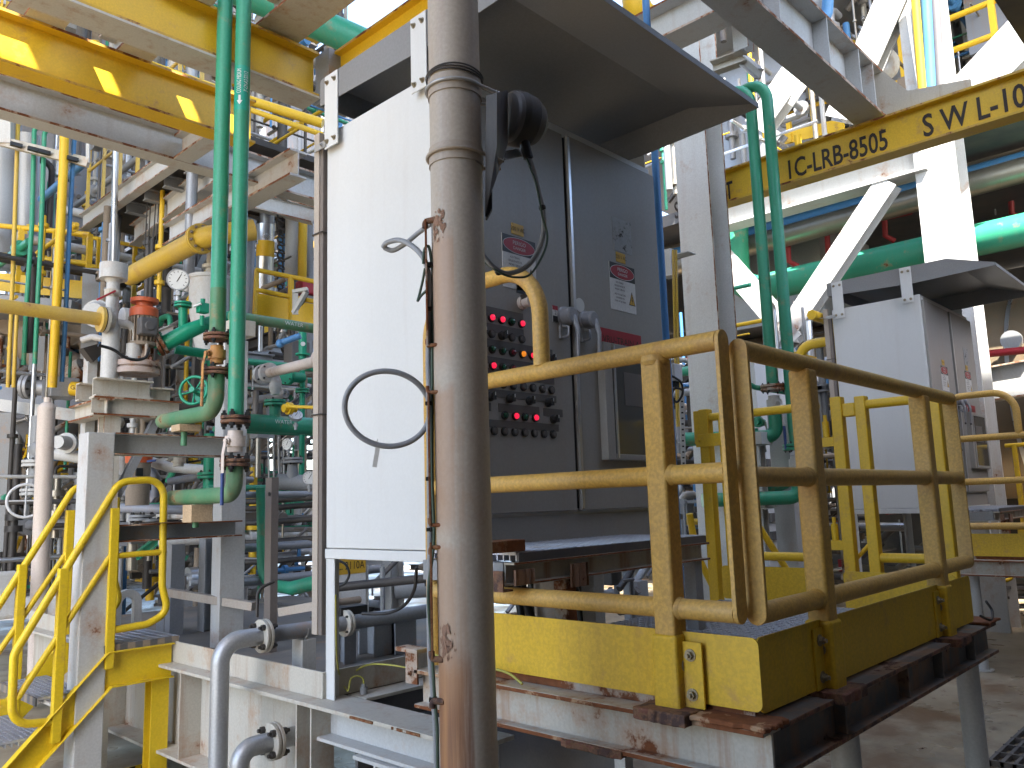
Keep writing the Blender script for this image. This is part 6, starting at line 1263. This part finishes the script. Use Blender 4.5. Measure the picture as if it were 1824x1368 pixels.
def runs(name, label, umin, umax, vmin, vmax, d0, d1, n, seed, mats):
    rnd = random.Random(seed); b = MB()
    for k in range(n):
        d = rnd.uniform(d0, d1); c = W(rnd.uniform(umin, umax), rnd.uniform(vmin, vmax), d); m = rnd.randrange(len(mats)); r = rnd.choice((.012, .018, .025, .025, .04, .055)); L = rnd.uniform(.5, 2.2)
        ax = rnd.choice((NZ, NZ, NZ, PX, PY)); a, e = c - ax*L/2, c + ax*L/2
        a.z = max(a.z, .05); e.z = max(e.z, .1)
        if rnd.random() < .4: b.tube([a, e, e + rnd.choice((PX, PY, -PX, -PY))*rnd.uniform(.2, .7)], r, m, n=7, bend=r*3)
        else: b.tube([a, e], r, m, n=7)
        for q in range(rnd.randrange(3)): p = a.lerp(e, rnd.random()); b.lathe(p - ax*r, ax, [(0, r*2.1), (r*1.6, r*2.1)], 10, m)
    o = b.build(name, mats); o['kind'] = 'stuff'; o['label'] = label
RM = ['steel_grey', 'silver', 'grey_metal', 'dark_steel', 'steel_white', 'green', 'yellow', 'dark_steel', 'mud', 'blue', 'insulation', 'dark_grey']
runs('small_bore_pipework', 'tangle of small bore pipes and tubes behind the pump stand and stair', -20, 590, 420, 1040, 8.0, 13, 420, 21, RM)
runs('small_bore_pipework', 'tangle of small bore pipes behind the swing gate', 1190, 1500, 650, 1020, 8.6, 12.5, 190, 22, RM)
runs('small_bore_pipework', 'tangle of pipes and tubes high at the upper right', 1180, 1840, -20, 300, 12.5, 18, 260, 23, RM)
runs('small_bore_pipework', 'tangle of pipes and tubes above the yellow beams at the upper left', 100, 620, -20, 330, 8.6, 14, 200, 24, RM)
# ------------------------------------------------------------------ second cabinet and platform, copies of the near ones
finalize()
cab2 = copy_tree(cab, (6.20, -.06, .02), skip=('number_sticker', 'nameplate', 'blanking_plug', 'seal'))
cab2['label'] = 'smaller looking far white control cabinet with its own grey canopy at the right'
for o, off, lab in ((ct_, (6.20, -.06, .02), 'brown cable duct running up the back edge of the far cabinet'),
                    (plat, (6.05, -.20, 0), 'far access platform with a white edge beam and yellow toe board at the right edge'),
                    (ra, (6.05, -.20, 0), 'bright yellow guard rail with a bent hoop on the far platform at the right edge'),
                    (gt, (6.05, -.20, 0), 'swing gate of the far platform at the right edge'),
                    (st, (6.20, -.06, 0), 'grating step in front of the far cabinet')):
    c = copy_tree(o, off); c['label'] = lab
# ------------------------------------------------------------------ unseen walls and slabs added for shade, plus far decks in view
def slab3b(name, a, c, mat): return struct(MB().box(a, c).build(name, mat))
slab3b('deck_or_shade_slab', (-9, -13, 14), (5.2, -1.4, 14.2), 'dark_grey'); slab3b('deck_or_shade_slab', (-2.2, -1.399, 14), (5.2, -.5, 14.2), 'dark_grey'); slab3b('deck_or_shade_slab', (-9, -.4, 14), (2.5, 12, 14.2), 'dark_grey')  # added out of view, high up, to block the sun
slab3b('shade_wall', (-2.4, -1.3, 0), (5.0, -1.1, 6.55), 'dark_grey'); slab3b('shade_wall', (5.001, -1.3, 0), (14, -1.1, 4.5), 'dark_grey')  # added out of view behind the camera to darken doors and rails
slab3b('shade_wall', (-2.4, -1.099, 0), (-2.2, 1.4, 6.55), 'dark_grey')  # added out of view to cut side light on the doors
hd_ = MB()                       # unseen slab added over the left side, slotted to throw sun patches on the beam
xs_ = [-4.0]
while xs_[-1] < 3.2: xs_.append(xs_[-1] + .28 + .42*random.random())
for i in range(len(xs_) - 1): hd_.box((xs_[i], 2.98, 8), (xs_[i] + (xs_[i+1] - xs_[i])*(.62 if i % 3 else .3), 3.22, 8.1))
hd_.box((-4, 2.0, 8), (3.4, 2.979, 8.1)); hd_.box((-4, 3.221, 8), (3.4, 8.6, 8.1)); struct(hd_.build('deck_or_shade_slab', 'dark_grey'))
slab3b('deck_or_shade_slab', (-7, 11.0, 4.1), (11, 22, 4.3), 'dark_grey')
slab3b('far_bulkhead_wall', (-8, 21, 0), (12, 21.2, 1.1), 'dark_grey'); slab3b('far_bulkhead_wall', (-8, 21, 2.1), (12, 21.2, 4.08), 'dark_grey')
slab3b('shade_wall', (14.3, -1.3, 0), (14.5, .6, 6.3), 'dark_grey')  # added out of view to stop light from the far right
slab3b('shade_wall', (-6.2, 9, 0), (-6, 22, 13.9), 'dark_grey')  # added out of view to darken the far left background
slab3b('deck_or_shade_slab', (8.7, -9, 14), (22, 5, 14.2), 'dark_grey'); slab3b('deck_or_shade_slab', (12.2, -5, 9.7), (24, 12, 9.9), 'steel_grey'); slab3b('deck_or_shade_slab', (-3, 12.5, 8.2), (7, 18, 8.4), 'steel_grey')  # highest slab added unseen to shade the towers; the other two are far decks
# ------------------------------------------------------------------ camera, sky, sun
cd = bpy.data.cameras.new('camera'); cam = bpy.data.objects.new('camera', cd); COL.objects.link(cam)
cd.sensor_width = 36; cd.lens = FPX/1824*36; cd.clip_start = .05; cd.clip_end = 1000
R = Matrix(((AX[0].x, -AX[0].y, -AX[0].z), (AX[1].x, -AX[1].y, -AX[1].z), (AX[2].x, -AX[2].y, -AX[2].z)))
cam.matrix_world = Matrix.Translation(EYE) @ R.to_4x4(); S.camera = cam
sd = V((-.42, -.50, .80)).normalized()
w = bpy.data.worlds.new('World'); S.world = w; w.use_nodes = True; t = w.node_tree
sky = t.nodes.new('ShaderNodeTexSky'); sky.sky_type = 'NISHITA'; sky.sun_disc = False
sky.sun_elevation = math.asin(sd.z); sky.sun_rotation = math.atan2(sd.x, sd.y)
bg = t.nodes['Background']; t.links.new(sky.outputs[0], bg.inputs[0]); bg.inputs[1].default_value = .15; sky.dust_density = 2.0; sky.air_density = 1.0; sky.ozone_density = 1.0
sl = bpy.data.lights.new('sun', 'SUN'); sl.energy = 4.0; sl.angle = math.radians(.5); sl.color = (1, .95, .86)
so = bpy.data.objects.new('sun', sl); COL.objects.link(so); so.rotation_euler = sd.to_track_quat('Z', 'Y').to_euler(); so.location = (0, 0, 30)
vs = S.view_settings; vs.view_transform = 'Standard'; vs.look = 'None'; vs.gamma = 1; vs.exposure = 2.9
S.cycles.max_bounces = 8; S.cycles.diffuse_bounces = 5; S.cycles.use_denoising = True
